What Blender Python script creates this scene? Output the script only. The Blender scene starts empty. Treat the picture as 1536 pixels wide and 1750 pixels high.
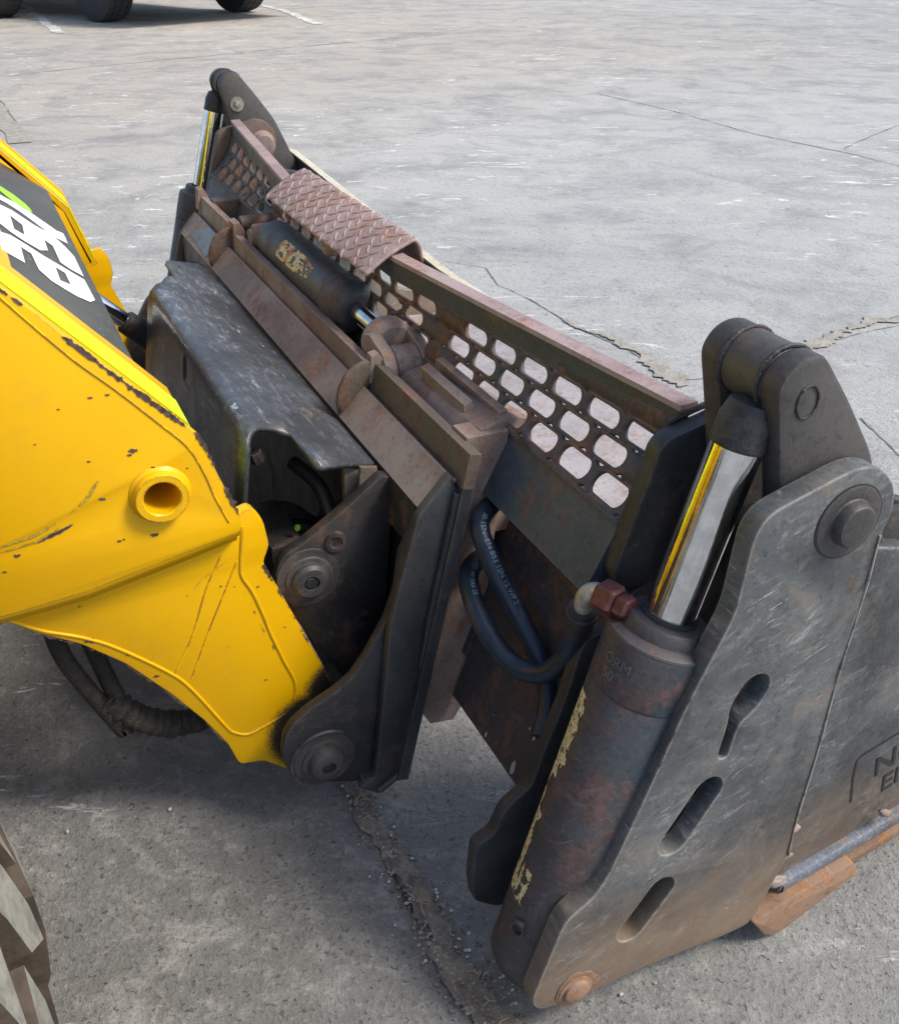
import bpy, bmesh, math, random
from mathutils import Vector, Matrix, noise
random.seed(7)
R = math.radians
sc = bpy.context.scene
C = bpy.data.collections.new('scene'); sc.collection.children.link(C)
GZ = -0.04                                   # level of the yard surface

# ------------------------------------------------------------------ camera
F, PIT, YAW = 1723.0, .5342, .4325
CAM = Vector((1.3793, 0, .88))
fw = Vector((-math.cos(YAW)*math.cos(PIT), math.sin(YAW)*math.cos(PIT), -math.sin(PIT)))
rt = fw.cross(Vector((0, 0, 1))).normalized(); up = rt.cross(fw)
cd = bpy.data.cameras.new('camera'); cam = bpy.data.objects.new('camera', cd); C.objects.link(cam)
cam.matrix_world = Matrix(((rt.x, up.x, -fw.x, CAM.x), (rt.y, up.y, -fw.y, CAM.y), (rt.z, up.z, -fw.z, CAM.z), (0, 0, 0, 1)))
cd.sensor_fit = 'VERTICAL'; cd.sensor_height = 24; cd.lens = 24*F/1750; cd.clip_end = 400; cd.clip_start = .05
sc.camera = cam
# ------------------------------------------------------------------ world, sun, exposure
SUN = Vector((.50, .62, .95)).normalized()   # towards the sun
w = bpy.data.worlds.new('World'); sc.world = w; w.use_nodes = True
wt = w.node_tree; bg = wt.nodes['Background']; sky = wt.nodes.new('ShaderNodeTexSky')
sky.sky_type = 'NISHITA'; sky.sun_disc = False; sky.sun_elevation = math.asin(SUN.z); sky.sun_rotation = math.atan2(SUN.x, SUN.y)
sky.dust_density = 2.0; sky.air_density = 1.0
wt.links.new(sky.outputs[0], bg.inputs[0]); bg.inputs[1].default_value = .15
sd = bpy.data.lights.new('sun', 'SUN'); sun = bpy.data.objects.new('sun', sd); C.objects.link(sun)
sd.energy = 2.4; sd.angle = R(15); sd.color = (1, .93, .82)
sun.rotation_euler = (-SUN).to_track_quat('-Z', 'Y').to_euler(); sun.location = (0, 0, 8)
sc.view_settings.view_transform = 'Standard'; sc.view_settings.look = 'None'
sc.view_settings.exposure = 0.6; sc.view_settings.gamma = 1; sc.view_settings.use_curve_mapping = False

# ------------------------------------------------------------------ measuring: where a sight line meets a real plane of the place
def ray(u, v): return rt*((u-768)/F) - up*((v-875)/F) + fw
def hx(u, v, X):
    d = ray(u, v); return CAM + d*((X-CAM.x)/d.x)
def hz(u, v, Z=GZ):
    d = ray(u, v); return CAM + d*((Z-CAM.z)/d.z)
def yz(X, *pts): return [(lambda p: (p.y, p.z))(hx(u, v, X)) for u, v in pts]

# ------------------------------------------------------------------ object helpers
WL = {}
def thing(name, label, cat, loc, group=None):
    o = bpy.data.objects.new(name, None); C.objects.link(o); o.location = loc; o.empty_display_size = .1
    o['label'] = label; o['category'] = cat
    if group: o['group'] = group
    WL[o] = Vector(loc); return o
def link(name, me, m, parent=None, smooth=None, label=None, kind=None, cat=None, group=None):
    me.name = name
    n = len(me.vertices)
    if n:
        c = sum((v.co for v in me.vertices), Vector())/n
        me.transform(Matrix.Translation(-c))
    else: c = Vector()
    o = bpy.data.objects.new(name, me); C.objects.link(o)
    me.materials.clear()
    if m: me.materials.append(m)
    pl = WL[parent] if parent else Vector()
    o.location = c - pl; WL[o] = c
    if parent: o.parent = parent
    if smooth is not None:
        if smooth >= 180: me.shade_smooth()
        else:
            me.shade_smooth(); me.set_sharp_from_angle(angle=R(smooth))
    if label: o['label'] = label
    if kind: o['kind'] = kind
    if cat: o['category'] = cat
    if group: o['group'] = group
    return o
def from_bm(bm):
    bmesh.ops.recalc_face_normals(bm, faces=bm.faces[:])
    me = bpy.data.meshes.new('m'); bm.to_mesh(me); bm.free(); return me
def round_poly(pts, r, n=4, skip=()):
    out = []; N = len(pts)
    for i, p in enumerate(pts):
        p = Vector(p); a = Vector(pts[i-1]); b = Vector(pts[(i+1) % N])
        rr = r[i] if isinstance(r, (list, tuple)) else r
        if rr <= 0: out.append(tuple(p)); continue
        d1 = min(rr, (a-p).length*.45); d2 = min(rr, (b-p).length*.45)
        A = p+(a-p).normalized()*d1; B = p+(b-p).normalized()*d2
        for k in range(n+1):
            t = k/n; q = A*(1-t)**2+p*2*t*(1-t)+B*t*t; out.append(tuple(q))
    return out
def plate_mesh(pts, x0, x1, bev=.002, holes=(), axes=None):
    """outline in the Y-Z plane, thickness from x0 to x1 along X"""
    cu = bpy.data.curves.new('c', 'CURVE'); cu.dimensions = '2D'; cu.fill_mode = 'BOTH'
    for loop in [pts]+list(holes):
        sp = cu.splines.new('POLY'); sp.points.add(len(loop)-1)
        for i, p in enumerate(loop): sp.points[i].co = (p[0], p[1], 0, 1)
        sp.use_cyclic_u = True
    h = abs(x1-x0)/2; bev = min(bev, h*.9)
    cu.extrude = h-bev; cu.bevel_depth = bev; cu.bevel_resolution = 1; cu.offset = -bev
    o = bpy.data.objects.new('tmp', cu); C.objects.link(o)
    dg = bpy.context.evaluated_depsgraph_get(); me = bpy.data.meshes.new_from_object(o.evaluated_get(dg))
    bpy.data.objects.remove(o); bpy.data.curves.remove(cu)
    xc = (x0+x1)/2
    if axes is None: me.transform(Matrix(((0, 0, 1, xc), (1, 0, 0, 0), (0, 1, 0, 0), (0, 0, 0, 1))))
    else: me.transform(axes)
    bm = bmesh.new(); bm.from_mesh(me); bmesh.ops.remove_doubles(bm, verts=bm.verts[:], dist=1e-5)
    bpy.data.meshes.remove(me)
    return from_bm(bm)
def plate(name, pts, x0, x1, m, parent, bev=.002, holes=(), **k):
    return link(name, plate_mesh(pts, x0, x1, bev, holes), m, parent, 35, **k)
def circ(c, r, n=24, sy=1): return [(c[0]+r*math.cos(2*math.pi*i/n), c[1]+sy*r*math.sin(2*math.pi*i/n)) for i in range(n)]
def stadium(a, b, r, n=8):
    a, b = Vector(a), Vector(b); d = (b-a).normalized(); p = Vector((-d.y, d.x)); o = []
    for k in range(n+1):
        t = math.pi*k/n; o.append(tuple(b+p*(r*math.cos(t))+d*(r*math.sin(t))))
    for k in range(n+1):
        t = math.pi*k/n; o.append(tuple(a-p*(r*math.cos(t))-d*(r*math.sin(t))))
    return o
def frame(d):
    d = Vector(d).normalized(); a = Vector((0, 0, 1)) if abs(d.z) < .9 else Vector((1, 0, 0))
    s = d.cross(a).normalized(); return d, s, d.cross(s)
def lathe_mesh(p0, d, prof, n=40):
    """prof: (distance along d, radius)"""
    p0 = Vector(p0); d, s, t = frame(d); bm = bmesh.new(); rings = []
    for h, r in prof:
        if r <= 1e-6: rings.append([bm.verts.new(p0+d*h)])
        else: rings.append([bm.verts.new(p0+d*h+(s*math.cos(2*math.pi*k/n)+t*math.sin(2*math.pi*k/n))*r) for k in range(n)])
    for a, b in zip(rings, rings[1:]):
        for k in range(n):
            k2 = (k+1) % n
            if len(a) == 1 and len(b) == 1: continue
            if len(a) == 1: bm.faces.new((a[0], b[k], b[k2]))
            elif len(b) == 1: bm.faces.new((a[k], a[k2], b[0]))
            else: bm.faces.new((a[k], a[k2], b[k2], b[k]))
    if len(rings[0]) > 1: bm.faces.new(rings[0][::-1])
    if len(rings[-1]) > 1: bm.faces.new(rings[-1])
    return from_bm(bm)
def lathe(name, p0, d, prof, m, parent, n=40, sm=40, **k): return link(name, lathe_mesh(p0, d, prof, n), m, parent, sm, **k)
def tube_mesh(pts, r, n=14, sub=6, rfun=None):
    P = [Vector(p) for p in pts]; Q = []
    for i in range(len(P)-1):
        a = P[max(i-1, 0)]; b = P[i]; c = P[i+1]; e = P[min(i+2, len(P)-1)]
        for k in range(sub):
            t = k/sub; Q.append(.5*((2*b)+(c-a)*t+(2*a-5*b+4*c-e)*t*t+(3*b-a-3*c+e)*t**3))
    Q.append(P[-1]); bm = bmesh.new(); rings = []; s = None
    for i, q in enumerate(Q):
        d = (Q[min(i+1, len(Q)-1)]-Q[max(i-1, 0)]).normalized()
        if s is None: _, s, _ = frame(d)
        s = (s-d*s.dot(d)).normalized(); t = d.cross(s); rr = rfun(i/(len(Q)-1)) if rfun else r
        rings.append([bm.verts.new(q+(s*math.cos(2*math.pi*k/n)+t*math.sin(2*math.pi*k/n))*rr) for k in range(n)])
    for a, b in zip(rings, rings[1:]):
        for k in range(n): bm.faces.new((a[k], a[(k+1) % n], b[(k+1) % n], b[k]))
    bm.faces.new(rings[0][::-1]); bm.faces.new(rings[-1]); return from_bm(bm)
def tube(name, pts, r, m, parent, **k):
    rf = k.pop('rfun', None); sub = k.pop('sub', 6); n = k.pop('n', 14)
    return link(name, tube_mesh(pts, r, n, sub, rf), m, parent, 50, **k)
def prism_x(yzs, xs, close=True):
    """loft: list of YZ outlines (same count) at given X"""
    bm = bmesh.new(); rings = [[bm.verts.new((x, y, z)) for y, z in loop] for loop, x in zip(yzs, xs)]
    for a, b in zip(rings, rings[1:]):
        n = len(a)
        for k in range(n): bm.faces.new((a[k], a[(k+1) % n], b[(k+1) % n], b[k]))
    bm.faces.new(rings[0][::-1]); bm.faces.new(rings[-1]); return bm
def bevel_bm(bm, w, seg=2):
    bmesh.ops.bevel(bm, geom=[e for e in bm.edges if len(e.link_faces) == 2 and e.calc_face_angle(0) > .35], offset=w, segments=seg, affect='EDGES', profile=.5)
def box_bm(lo, hi):
    bm = bmesh.new(); bmesh.ops.create_cube(bm, size=1)
    for v in bm.verts: v.co = Vector([lo[i]+(v.co[i]+.5)*(hi[i]-lo[i]) for i in range(3)])
    return bm
def box(name, lo, hi, m, parent, bev=.003, **k):
    bm = box_bm(lo, hi); bevel_bm(bm, bev); return link(name, from_bm(bm), m, parent, 35, **k)
def hexnut(name, p0, d, r, h, m, parent, **k): return link(name, lathe_mesh(p0, d, [(0, r*.97), (h*.12, r), (h*.85, r), (h, r*.86)], 6), m, parent, 25, **k)
def text_mesh(s, size, mat4, ext=.0004, shear=0):
    cu = bpy.data.curves.new('t', 'FONT'); cu.body = s; cu.size = size; cu.extrude = ext; cu.shear = shear; cu.resolution_u = 3
    o = bpy.data.objects.new('tmp', cu); C.objects.link(o)
    dg = bpy.context.evaluated_depsgraph_get(); me = bpy.data.meshes.new_from_object(o.evaluated_get(dg))
    bpy.data.objects.remove(o); bpy.data.curves.remove(cu); me.transform(mat4); return me

# ------------------------------------------------------------------ materials
class NT:
    def __init__(s, name):
        s.m = bpy.data.materials.new(name); s.m.use_nodes = True; s.t = s.m.node_tree; s.b = s.t.nodes['Principled BSDF']
        s.tc = s.t.nodes.new('ShaderNodeTexCoord'); s.oi = s.t.nodes.new('ShaderNodeObjectInfo')
    def l(s, a, b): s.t.links.new(a, b)
    def n(s, ty, **k):
        x = s.t.nodes.new(ty)
        for a, b in k.items(): setattr(x, a, b)
        return x
    def val(s, x, inp):
        if hasattr(x, 'links') or isinstance(x, bpy.types.NodeSocket): s.l(x, inp)
        else: inp.default_value = x
    def math(s, op, a, b=0.0, clamp=False):
        x = s.n('ShaderNodeMath', operation=op); x.use_clamp = clamp; s.val(a, x.inputs[0]); s.val(b, x.inputs[1]); return x.outputs[0]
    def mix(s, f, a, b):
        x = s.n('ShaderNodeMix', data_type='RGBA'); s.val(f, x.inputs[0])
        for v, i in ((a, 6), (b, 7)):
            if isinstance(v, tuple): x.inputs[i].default_value = (*v, 1)
            else: s.l(v, x.inputs[i])
        return x.outputs[2]
    def coord(s, scale=(1, 1, 1), rot=(0, 0, 0), world=False):
        mp = s.n('ShaderNodeMapping')
        if any(rot): mp.vector_type = 'TEXTURE'; scale = tuple(1/x for x in scale)
        mp.inputs['Scale'].default_value = scale; mp.inputs['Rotation'].default_value = rot
        if world: s.l(s.n('ShaderNodeNewGeometry').outputs['Position'], mp.inputs[0])
        else:
            ad = s.n('ShaderNodeVectorMath', operation='ADD'); s.l(s.tc.outputs['Object'], ad.inputs[0])
            mu = s.n('ShaderNodeMath', operation='MULTIPLY'); s.l(s.oi.outputs['Random'], mu.inputs[0]); mu.inputs[1].default_value = 37
            s.l(mu.outputs[0], ad.inputs[1]); s.l(ad.outputs[0], mp.inputs[0])
        return mp.outputs[0]
    def noise(s, co, sc_, det=6, rough=.6, dist=0.0):
        x = s.n('ShaderNodeTexNoise'); s.l(co, x.inputs['Vector']); x.inputs['Scale'].default_value = sc_; x.inputs['Detail'].default_value = det
        x.inputs['Roughness'].default_value = rough; x.inputs['Distortion'].default_value = dist; return x.outputs['Fac']
    def ramp(s, f, a, b):                     # smooth threshold a..b
        x = s.n('ShaderNodeMapRange', interpolation_type='SMOOTHSTEP'); s.l(f, x.inputs[0]); x.inputs[1].default_value = a; x.inputs[2].default_value = b; return x.outputs[0]
    def bump(s, h, st=.3, dist=.002, prev=None):
        x = s.n('ShaderNodeBump'); s.l(h, x.inputs['Height']); x.inputs['Strength'].default_value = st; x.inputs['Distance'].default_value = dist
        if prev: s.l(prev, x.inputs['Normal'])
        return x.outputs[0]
    def edge(s, rad=.004):
        bv = s.n('ShaderNodeBevel', samples=4); bv.inputs[0].default_value = rad; g = s.n('ShaderNodeNewGeometry')
        d = s.n('ShaderNodeVectorMath', operation='DOT_PRODUCT'); s.l(bv.outputs[0], d.inputs[0]); s.l(g.outputs['Normal'], d.inputs[1])
        return s.ramp(s.math('SUBTRACT', 1.0, d.outputs['Value']), .02, .16)
def steel(name, base, alt, rust, rust_amt=.3, scr=(.26, .28, .3), scr_amt=.5, rough=.5, edgec=(.22, .2, .19), edge_amt=.6, rot=.9, metal=0.0, dust=None, dust_amt=0, mud=None):
    s = NT(name); co = s.coord()
    big = s.noise(co, 7, 5, .6, .4); mid = s.noise(co, 30, 6, .65); fine = s.noise(co, 240, 4, .7)
    c = s.mix(s.ramp(big, .38, .62), base, alt)
    c = s.mix(s.math('MULTIPLY', s.ramp(fine, .38, .70), .5), c, tuple(x*1.8+.012 for x in base))
    c = s.mix(s.math('MULTIPLY', s.ramp(s.noise(co, 110, 6, .75, .5), .52, .66), .5), c, tuple(x*.45 for x in base))
    rm = s.ramp(s.math('ADD', s.math('MULTIPLY', mid, .55), s.math('MULTIPLY', s.noise(co, 11, 6, .7, .8), .55)), .62-.14*rust_amt, .70-.10*rust_amt)
    rv = s.mix(s.ramp(s.noise(co, 90, 5, .7), .35, .65), tuple(x*.6 for x in rust), tuple(min(1, x*1.35) for x in rust))
    c = s.mix(s.math('MULTIPLY', rm, min(1, .45+rust_amt*.5)), c, rv)
    if dust_amt:
        c = s.mix(s.math('MULTIPLY', s.ramp(s.noise(co, 16, 7, .7, 1.0), .48, .72), dust_amt), c, dust)
    if mud:                                   # dried mud carried up from the ground
        z = s.n('ShaderNodeSeparateXYZ'); s.l(s.n('ShaderNodeNewGeometry').outputs['Position'], z.inputs[0])
        mm = s.math('MULTIPLY', s.ramp(s.math('ADD', z.outputs[2], s.math('MULTIPLY', s.noise(s.coord((1, 1.3, 4), (.6, 0, 0)), 9, 7, .75, .5), .22)), mud[1]+.11, mud[0]+.11), mud[2])
        c = s.mix(mm, c, mud[3])
    # scratches: long thin noise streaks in two directions, plus scuff clouds
    brk = s.ramp(s.noise(co, 55, 4, .7, .6), .46, .56)
    s1 = s.math('MULTIPLY', s.ramp(s.noise(s.coord((1, 1.1, 30), (rot, 0, 0)), 14, 5, .7, .5), .60, .68), brk)
    s2 = s.math('MULTIPLY', s.math('MULTIPLY', s.ramp(s.noise(s.coord((1, 26, 2.0), (rot*.7, .1, .3)), 17, 4, .65, .6), .64, .72), brk), .5)
    sc3 = s.ramp(s.noise(s.coord((1, 2, 5), (rot, 0, 0)), 17, 10, .86, .8), .50, .72)
    sc4 = s.ramp(s.noise(s.coord((1, 1.5, 4), (rot, 0, 0)), 60, 8, .85, .8), .54, .70)
    sm = s.math('MULTIPLY', s.math('MAXIMUM', s.math('MAXIMUM', s1, s2), s.math('MAXIMUM', s.math('MULTIPLY', sc3, .75), s.math('MULTIPLY', sc4, .55))), s.math('MULTIPLY', s.ramp(s.noise(co, 7, 7, .7), .40, .62), scr_amt))
    c = s.mix(sm, c, scr)
    if edge_amt:
        e = s.math('MULTIPLY', s.math('MULTIPLY', s.edge(), s.ramp(s.noise(co, 60, 5, .7), .35, .55)), edge_amt)
        c = s.mix(e, c, edgec)
    s.l(c, s.b.inputs['Base Color'])
    rg = s.math('ADD', rough-.1, s.math('MULTIPLY', mid, .3)); rg = s.math('ADD', rg, s.math('MULTIPLY', rm, .15)); s.l(rg, s.b.inputs['Roughness'])
    s.b.inputs['Metallic'].default_value = metal
    h = s.math('ADD', s.math('MULTIPLY', fine, .5), s.math('ADD', s.math('MULTIPLY', mid, .8), s.math('MULTIPLY', rm, .5)))
    s.l(s.bump(h, .35, .0012), s.b.inputs['Normal'])
    return s.m
def simple(name, col, rough=.5, metal=0., var=.15, sc_=30, bump=.15, bd=.001, col2=None, coat=0):
    s = NT(name); co = s.coord(); f = s.noise(co, sc_, 6, .65)
    c = s.mix(s.ramp(f, .35, .65), tuple(x*(1-var) for x in col), col2 or tuple(min(1, x*(1+var)) for x in col))
    s.l(c, s.b.inputs['Base Color']); s.b.inputs['Roughness'].default_value = rough; s.b.inputs['Metallic'].default_value = metal
    s.b.inputs['Coat Weight'].default_value = coat
    if bump: s.l(s.bump(s.noise(co, sc_*5, 4, .6), bump, bd), s.b.inputs['Normal'])
    return s.m
M = {}
M['side'] = steel('worn_black_paint', (.036, .040, .043), (.10, .107, .11), (.13, .085, .055), .12, (.40, .405, .385), 1.25, .48, edgec=(.42, .38, .32), edge_amt=1.0, dust=(.20, .17, .14), dust_amt=.5, rot=.35, mud=(-.03, .19, 1.0, (.21, .145, .095)))
M['arm'] = steel('black_arm_steel', (.034, .032, .031), (.066, .060, .057), (.10, .07, .055), .3, (.15, .15, .155), .4, .5, edge_amt=.35, edgec=(.13, .11, .1))
M['face'] = steel('rail_face_steel', (.055, .052, .045), (.045, .055, .06), (.16, .09, .06), .4, (.2, .17, .17), .4, .5, edge_amt=.6, edgec=(.26, .2, .22))
M['dark'] = steel('black_painted_steel', (.019, .0205, .022), (.042, .044, .047), (.075, .045, .035), .25, (.14, .16, .19), .3, .45, edge_amt=.55, edgec=(.16, .13, .12))
M['hitch'] = steel('hitch_plate_steel', (.014, .013, .013), (.032, .028, .026), (.09, .045, .03), .4, (.12, .11, .11), .25, .42, edge_amt=.5, edgec=(.16, .12, .1))
M['rust'] = steel('brown_rusted_steel', (.165, .115, .098), (.27, .215, .185), (.23, .12, .08), .5, (.36, .31, .30), .6, .55, edge_amt=.6, edgec=(.38, .31, .29))
M['rustd'] = steel('dark_rusted_steel', (.075, .062, .045), (.11, .08, .065), (.15, .07, .045), .6, (.2, .16, .15), .3, .6, edge_amt=.4, edgec=(.22, .16, .14))
M['rail'] = steel('rust_pink_rail', (.24, .17, .16), (.34, .26, .25), (.3, .17, .12), .45, (.5, .44, .44), .5, .5, edge_amt=.4, edgec=(.35, .3, .32))
M['mesh'] = steel('perforated_sheet_steel', (.075, .055, .05), (.05, .058, .065), (.16, .075, .045), .6, (.14, .13, .13), .25, .6, edge_amt=.5, edgec=(.3, .2, .16))
M['strip'] = steel('blue_black_panel_steel', (.035, .05, .065), (.065, .075, .085), (.14, .07, .05), .45, (.2, .2, .2), .35, .5, edge_amt=.4, edgec=(.2, .15, .13))
M['back'] = steel('bucket_back_steel', (.05, .035, .035), (.035, .04, .05), (.11, .06, .045), .6, (.16, .15, .16), .3, .55, edge_amt=.3)
M['box'] = steel('guard_box_steel', (.035, .037, .040), (.07, .078, .088), (.17, .12, .07), .16, (.42, .46, .50), 1.5, .32, edge_amt=.35, edgec=(.17, .13, .11), rot=.3)
M['barrel'] = steel('cylinder_barrel_paint', (.024, .034, .043), (.062, .050, .048), (.105, .055, .045), .5, (.24, .26, .28), .5, .45, edge_amt=0)
M['gland'] = steel('cylinder_gland_paint', (.04, .035, .037), (.06, .053, .055), (.1, .06, .05), .3, (.15, .14, .14), .2, .5, edge_amt=.4, edgec=(.16, .13, .13))
M['shoe'] = steel('orange_rust', (.17, .095, .055), (.27, .17, .11), (.36, .15, .04), .5, (.5, .38, .28), .4, .7, edge_amt=.3)
M['floor'] = steel('jaw_floor_steel', (.27, .25, .245), (.38, .35, .345), (.33, .25, .22), .6, (.6, .58, .58), .5, .5, edge_amt=0)
M['edge'] = steel('pale_lit_edge', (.42, .38, .28), (.5, .47, .38), (.3, .22, .15), .2, (.6, .58, .5), .4, .5, edge_amt=0)
M['polish'] = steel('polished_floor_steel', (.42, .44, .46), (.5, .51, .52), (.4, .34, .3), .2, (.65, .66, .68), .5, .5, edge_amt=0)
M['bare'] = steel('bare_scuffed_steel', (.15, .17, .20), (.10, .115, .135), (.20, .13, .09), .5, (.42, .44, .47), 1.0, .45, edge_amt=.2, metal=.2)
M['chrome'] = simple('chrome_rod', (.60, .61, .63), .10, 1.0, .12, 60, .06)
M['boltm'] = simple('grey_bolt', (.3, .28, .24), .4, .6, .2, 60)
M['darkbolt'] = simple('dark_bolt', (.05, .048, .05), .4, .5, .3, 60)
M['weld'] = simple('weld_bead', (.04, .038, .04), .5, .2, .4, 90, .6, .002)
M['redrust'] = simple('red_rust_nut', (.11, .035, .03), .5, .1, .4, 60, .3)
M['zinc'] = simple('zinc_fitting', (.42, .4, .33), .45, .5, .25, 60, .2)
M['hose'] = simple('blue_black_hose', (.012, .024, .042), .42, 0, .3, 40, .1)
M['sleeve'] = simple('wrapped_hose_sleeve', (.03, .025, .02), .7, 0, .4, 80, .8, .003)
M['print'] = simple('hose_print', (.2, .26, .30), .6, 0, .3, 300, 0)
M['rubber'] = simple('tyre_rubber', (.035, .036, .038), .75, 0, .25, 60, .3)
M['tdust'] = simple('dusty_tyre_lug', (.21, .205, .175), .85, 0, .25, 60, .6)
M['tgroove'] = simple('muddy_tyre_groove', (.075, .055, .040), .9, 0, .3, 40, .4)
M['neon'] = simple('neon_reflective_tape', (.56, .95, .0), .8, 0, .03, 50, .02)
M['decalw'] = simple('white_decal', (.78, .8, .8), .4, 0, .04, 40, .02)
M['decalg'] = simple('lime_decal', (.35, .75, .02), .4, 0, .04, 40, .02)
M['chip'] = simple('paint_chip', (.09, .06, .055), .6, .1, .5, 150, .4)
M['scuff'] = simple('grimy_paint_scuff', (.42, .30, .03), .6, 0, .35, 200, .2)
M['olive'] = simple('green_plug', (.1, .22, .02), .4, 0, .1)
M['truckp'] = simple('truck_paint', (.05, .055, .06), .3, 0, .05, 20, 0, coat=.5)
M['under'] = simple('underbody', (.02, .02, .02), .8)
M['carved'] = simple('carved_letter', (.02, .02, .022), .7, 0, .3, 80)
M['emboss'] = simple('embossed_letter', (.13, .12, .12), .5, 0, .2, 80)
M['pebble'] = simple('pebbles', (.22, .18, .14), .9, 0, .5, 20, .3)
M['pebblel'] = simple('pale_chips', (.42, .42, .42), .9, 0, .2, 20, .3)
M['straw'] = simple('dry_straw', (.4, .3, .18), .8)
M['crackm'] = simple('crack_shadow', (.05, .045, .04), .95, 0, .4, 60)
M['crackf'] = simple('faint_crack', (.17, .165, .155), .95, 0, .4, 30)
M['paintline'] = simple('worn_white_line', (.55, .54, .5), .8, 0, .25, 6)
def yellow_mat():
    s = NT('yellow_machine_paint'); co = s.coord(); s.b.inputs['Specular IOR Level'].default_value = .3
    big = s.noise(co, 5, 4, .6, .3)
    c = s.mix(s.ramp(big, .3, .7), (.76, .40, .001), (.80, .44, .002))
    c = s.mix(s.math('MULTIPLY', s.ramp(s.noise(co, 12, 7, .7, .8), .52, .8), .45), c, (.55, .33, .03))
    c = s.mix(s.math('MULTIPLY', s.ramp(s.noise(s.coord((1, 1.2, 14), (.9, 0, 0)), 10, 7, .8, .5), .62, .76), .35), c, (.42, .27, .05))
    c = s.mix(s.math('MULTIPLY', s.ramp(s.noise(co, 90, 6, .8), .60, .72), .28), c, (.5, .33, .06))
    chip = s.ramp(s.noise(co, 38, 7, .72, .6), .765, .775)
    e = s.math('MULTIPLY', s.edge(.0035), s.ramp(s.noise(co, 45, 6, .75), .46, .5))
    ch = s.math('MAXIMUM', chip, s.math('MULTIPLY', e, .9))
    c = s.mix(ch, c, (.11, .06, .045))
    dv = s.n('ShaderNodeVectorMath', operation='DISTANCE'); s.l(s.n('ShaderNodeNewGeometry').outputs['Position'], dv.inputs[0]); dv.inputs[1].default_value = (.51, .228, .062)
    dv2 = s.n('ShaderNodeVectorMath', operation='DISTANCE'); s.l(s.n('ShaderNodeNewGeometry').outputs['Position'], dv2.inputs[0]); dv2.inputs[1].default_value = (.51, .275, .105)
    dd_ = s.math('ADD', s.math('MINIMUM', dv.outputs['Value'], dv2.outputs['Value']), s.math('MULTIPLY', s.noise(co, 400, 2, .6), .018))
    c = s.mix(s.math('SUBTRACT', 1.0, s.ramp(dd_, .056, .072)), c, (.03, .025, .02))
    s.l(c, s.b.inputs['Base Color']); s.l(s.math('ADD', .36, s.math('MULTIPLY', ch, .3)), s.b.inputs['Roughness'])
    s.l(s.bump(s.math('SUBTRACT', s.noise(co, 160, 3, .5), s.math('MULTIPLY', ch, 2.0)), .12, .001), s.b.inputs['Normal'])
    return s.m
M['yellow'] = yellow_mat()
def decal_mat():
    s = NT('black_decal_sheet'); co = s.coord()
    c = s.mix(s.ramp(s.noise(co, 5, 5, .6), .4, .65), (.045, .042, .036), (.09, .08, .06))
    sp = s.ramp(s.noise(s.coord((1, 1, 1)), 150, 3, .6), .62, .68)
    c = s.mix(s.math('MULTIPLY', sp, s.ramp(s.noise(co, 7, 3, .5), .45, .6)), c, (.3, .28, .14))
    s.l(c, s.b.inputs['Base Color']); s.b.inputs['Roughness'].default_value = .35; return s.m
M['decalk'] = decal_mat()
def sticker_mat(orange=False):
    s = NT('worn_yellow_sticker' + ('_burnt' if orange else '')); co = s.coord()
    v = s.n('ShaderNodeTexVoronoi', feature='DISTANCE_TO_EDGE'); s.l(s.coord((1, 1, 1)), v.inputs['Vector']); v.inputs['Scale'].default_value = 170
    d = s.ramp(v.outputs['Distance'], .01, .05)
    d2 = s.ramp(s.noise(co, 300, 3, .6, 1.0), .33, .40)
    f = s.math('MULTIPLY', d, d2)
    c = s.mix(f, (.05, .045, .03), (.80, .68, .34))
    if orange: c = s.mix(s.ramp(s.noise(co, 40, 4, .6), .52, .58), c, (.55, .2, .06))
    s.l(c, s.b.inputs['Base Color']); s.b.inputs['Roughness'].default_value = .6
    return s.m
M['sticker'] = sticker_mat(); M['sticker2'] = sticker_mat(True)
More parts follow.
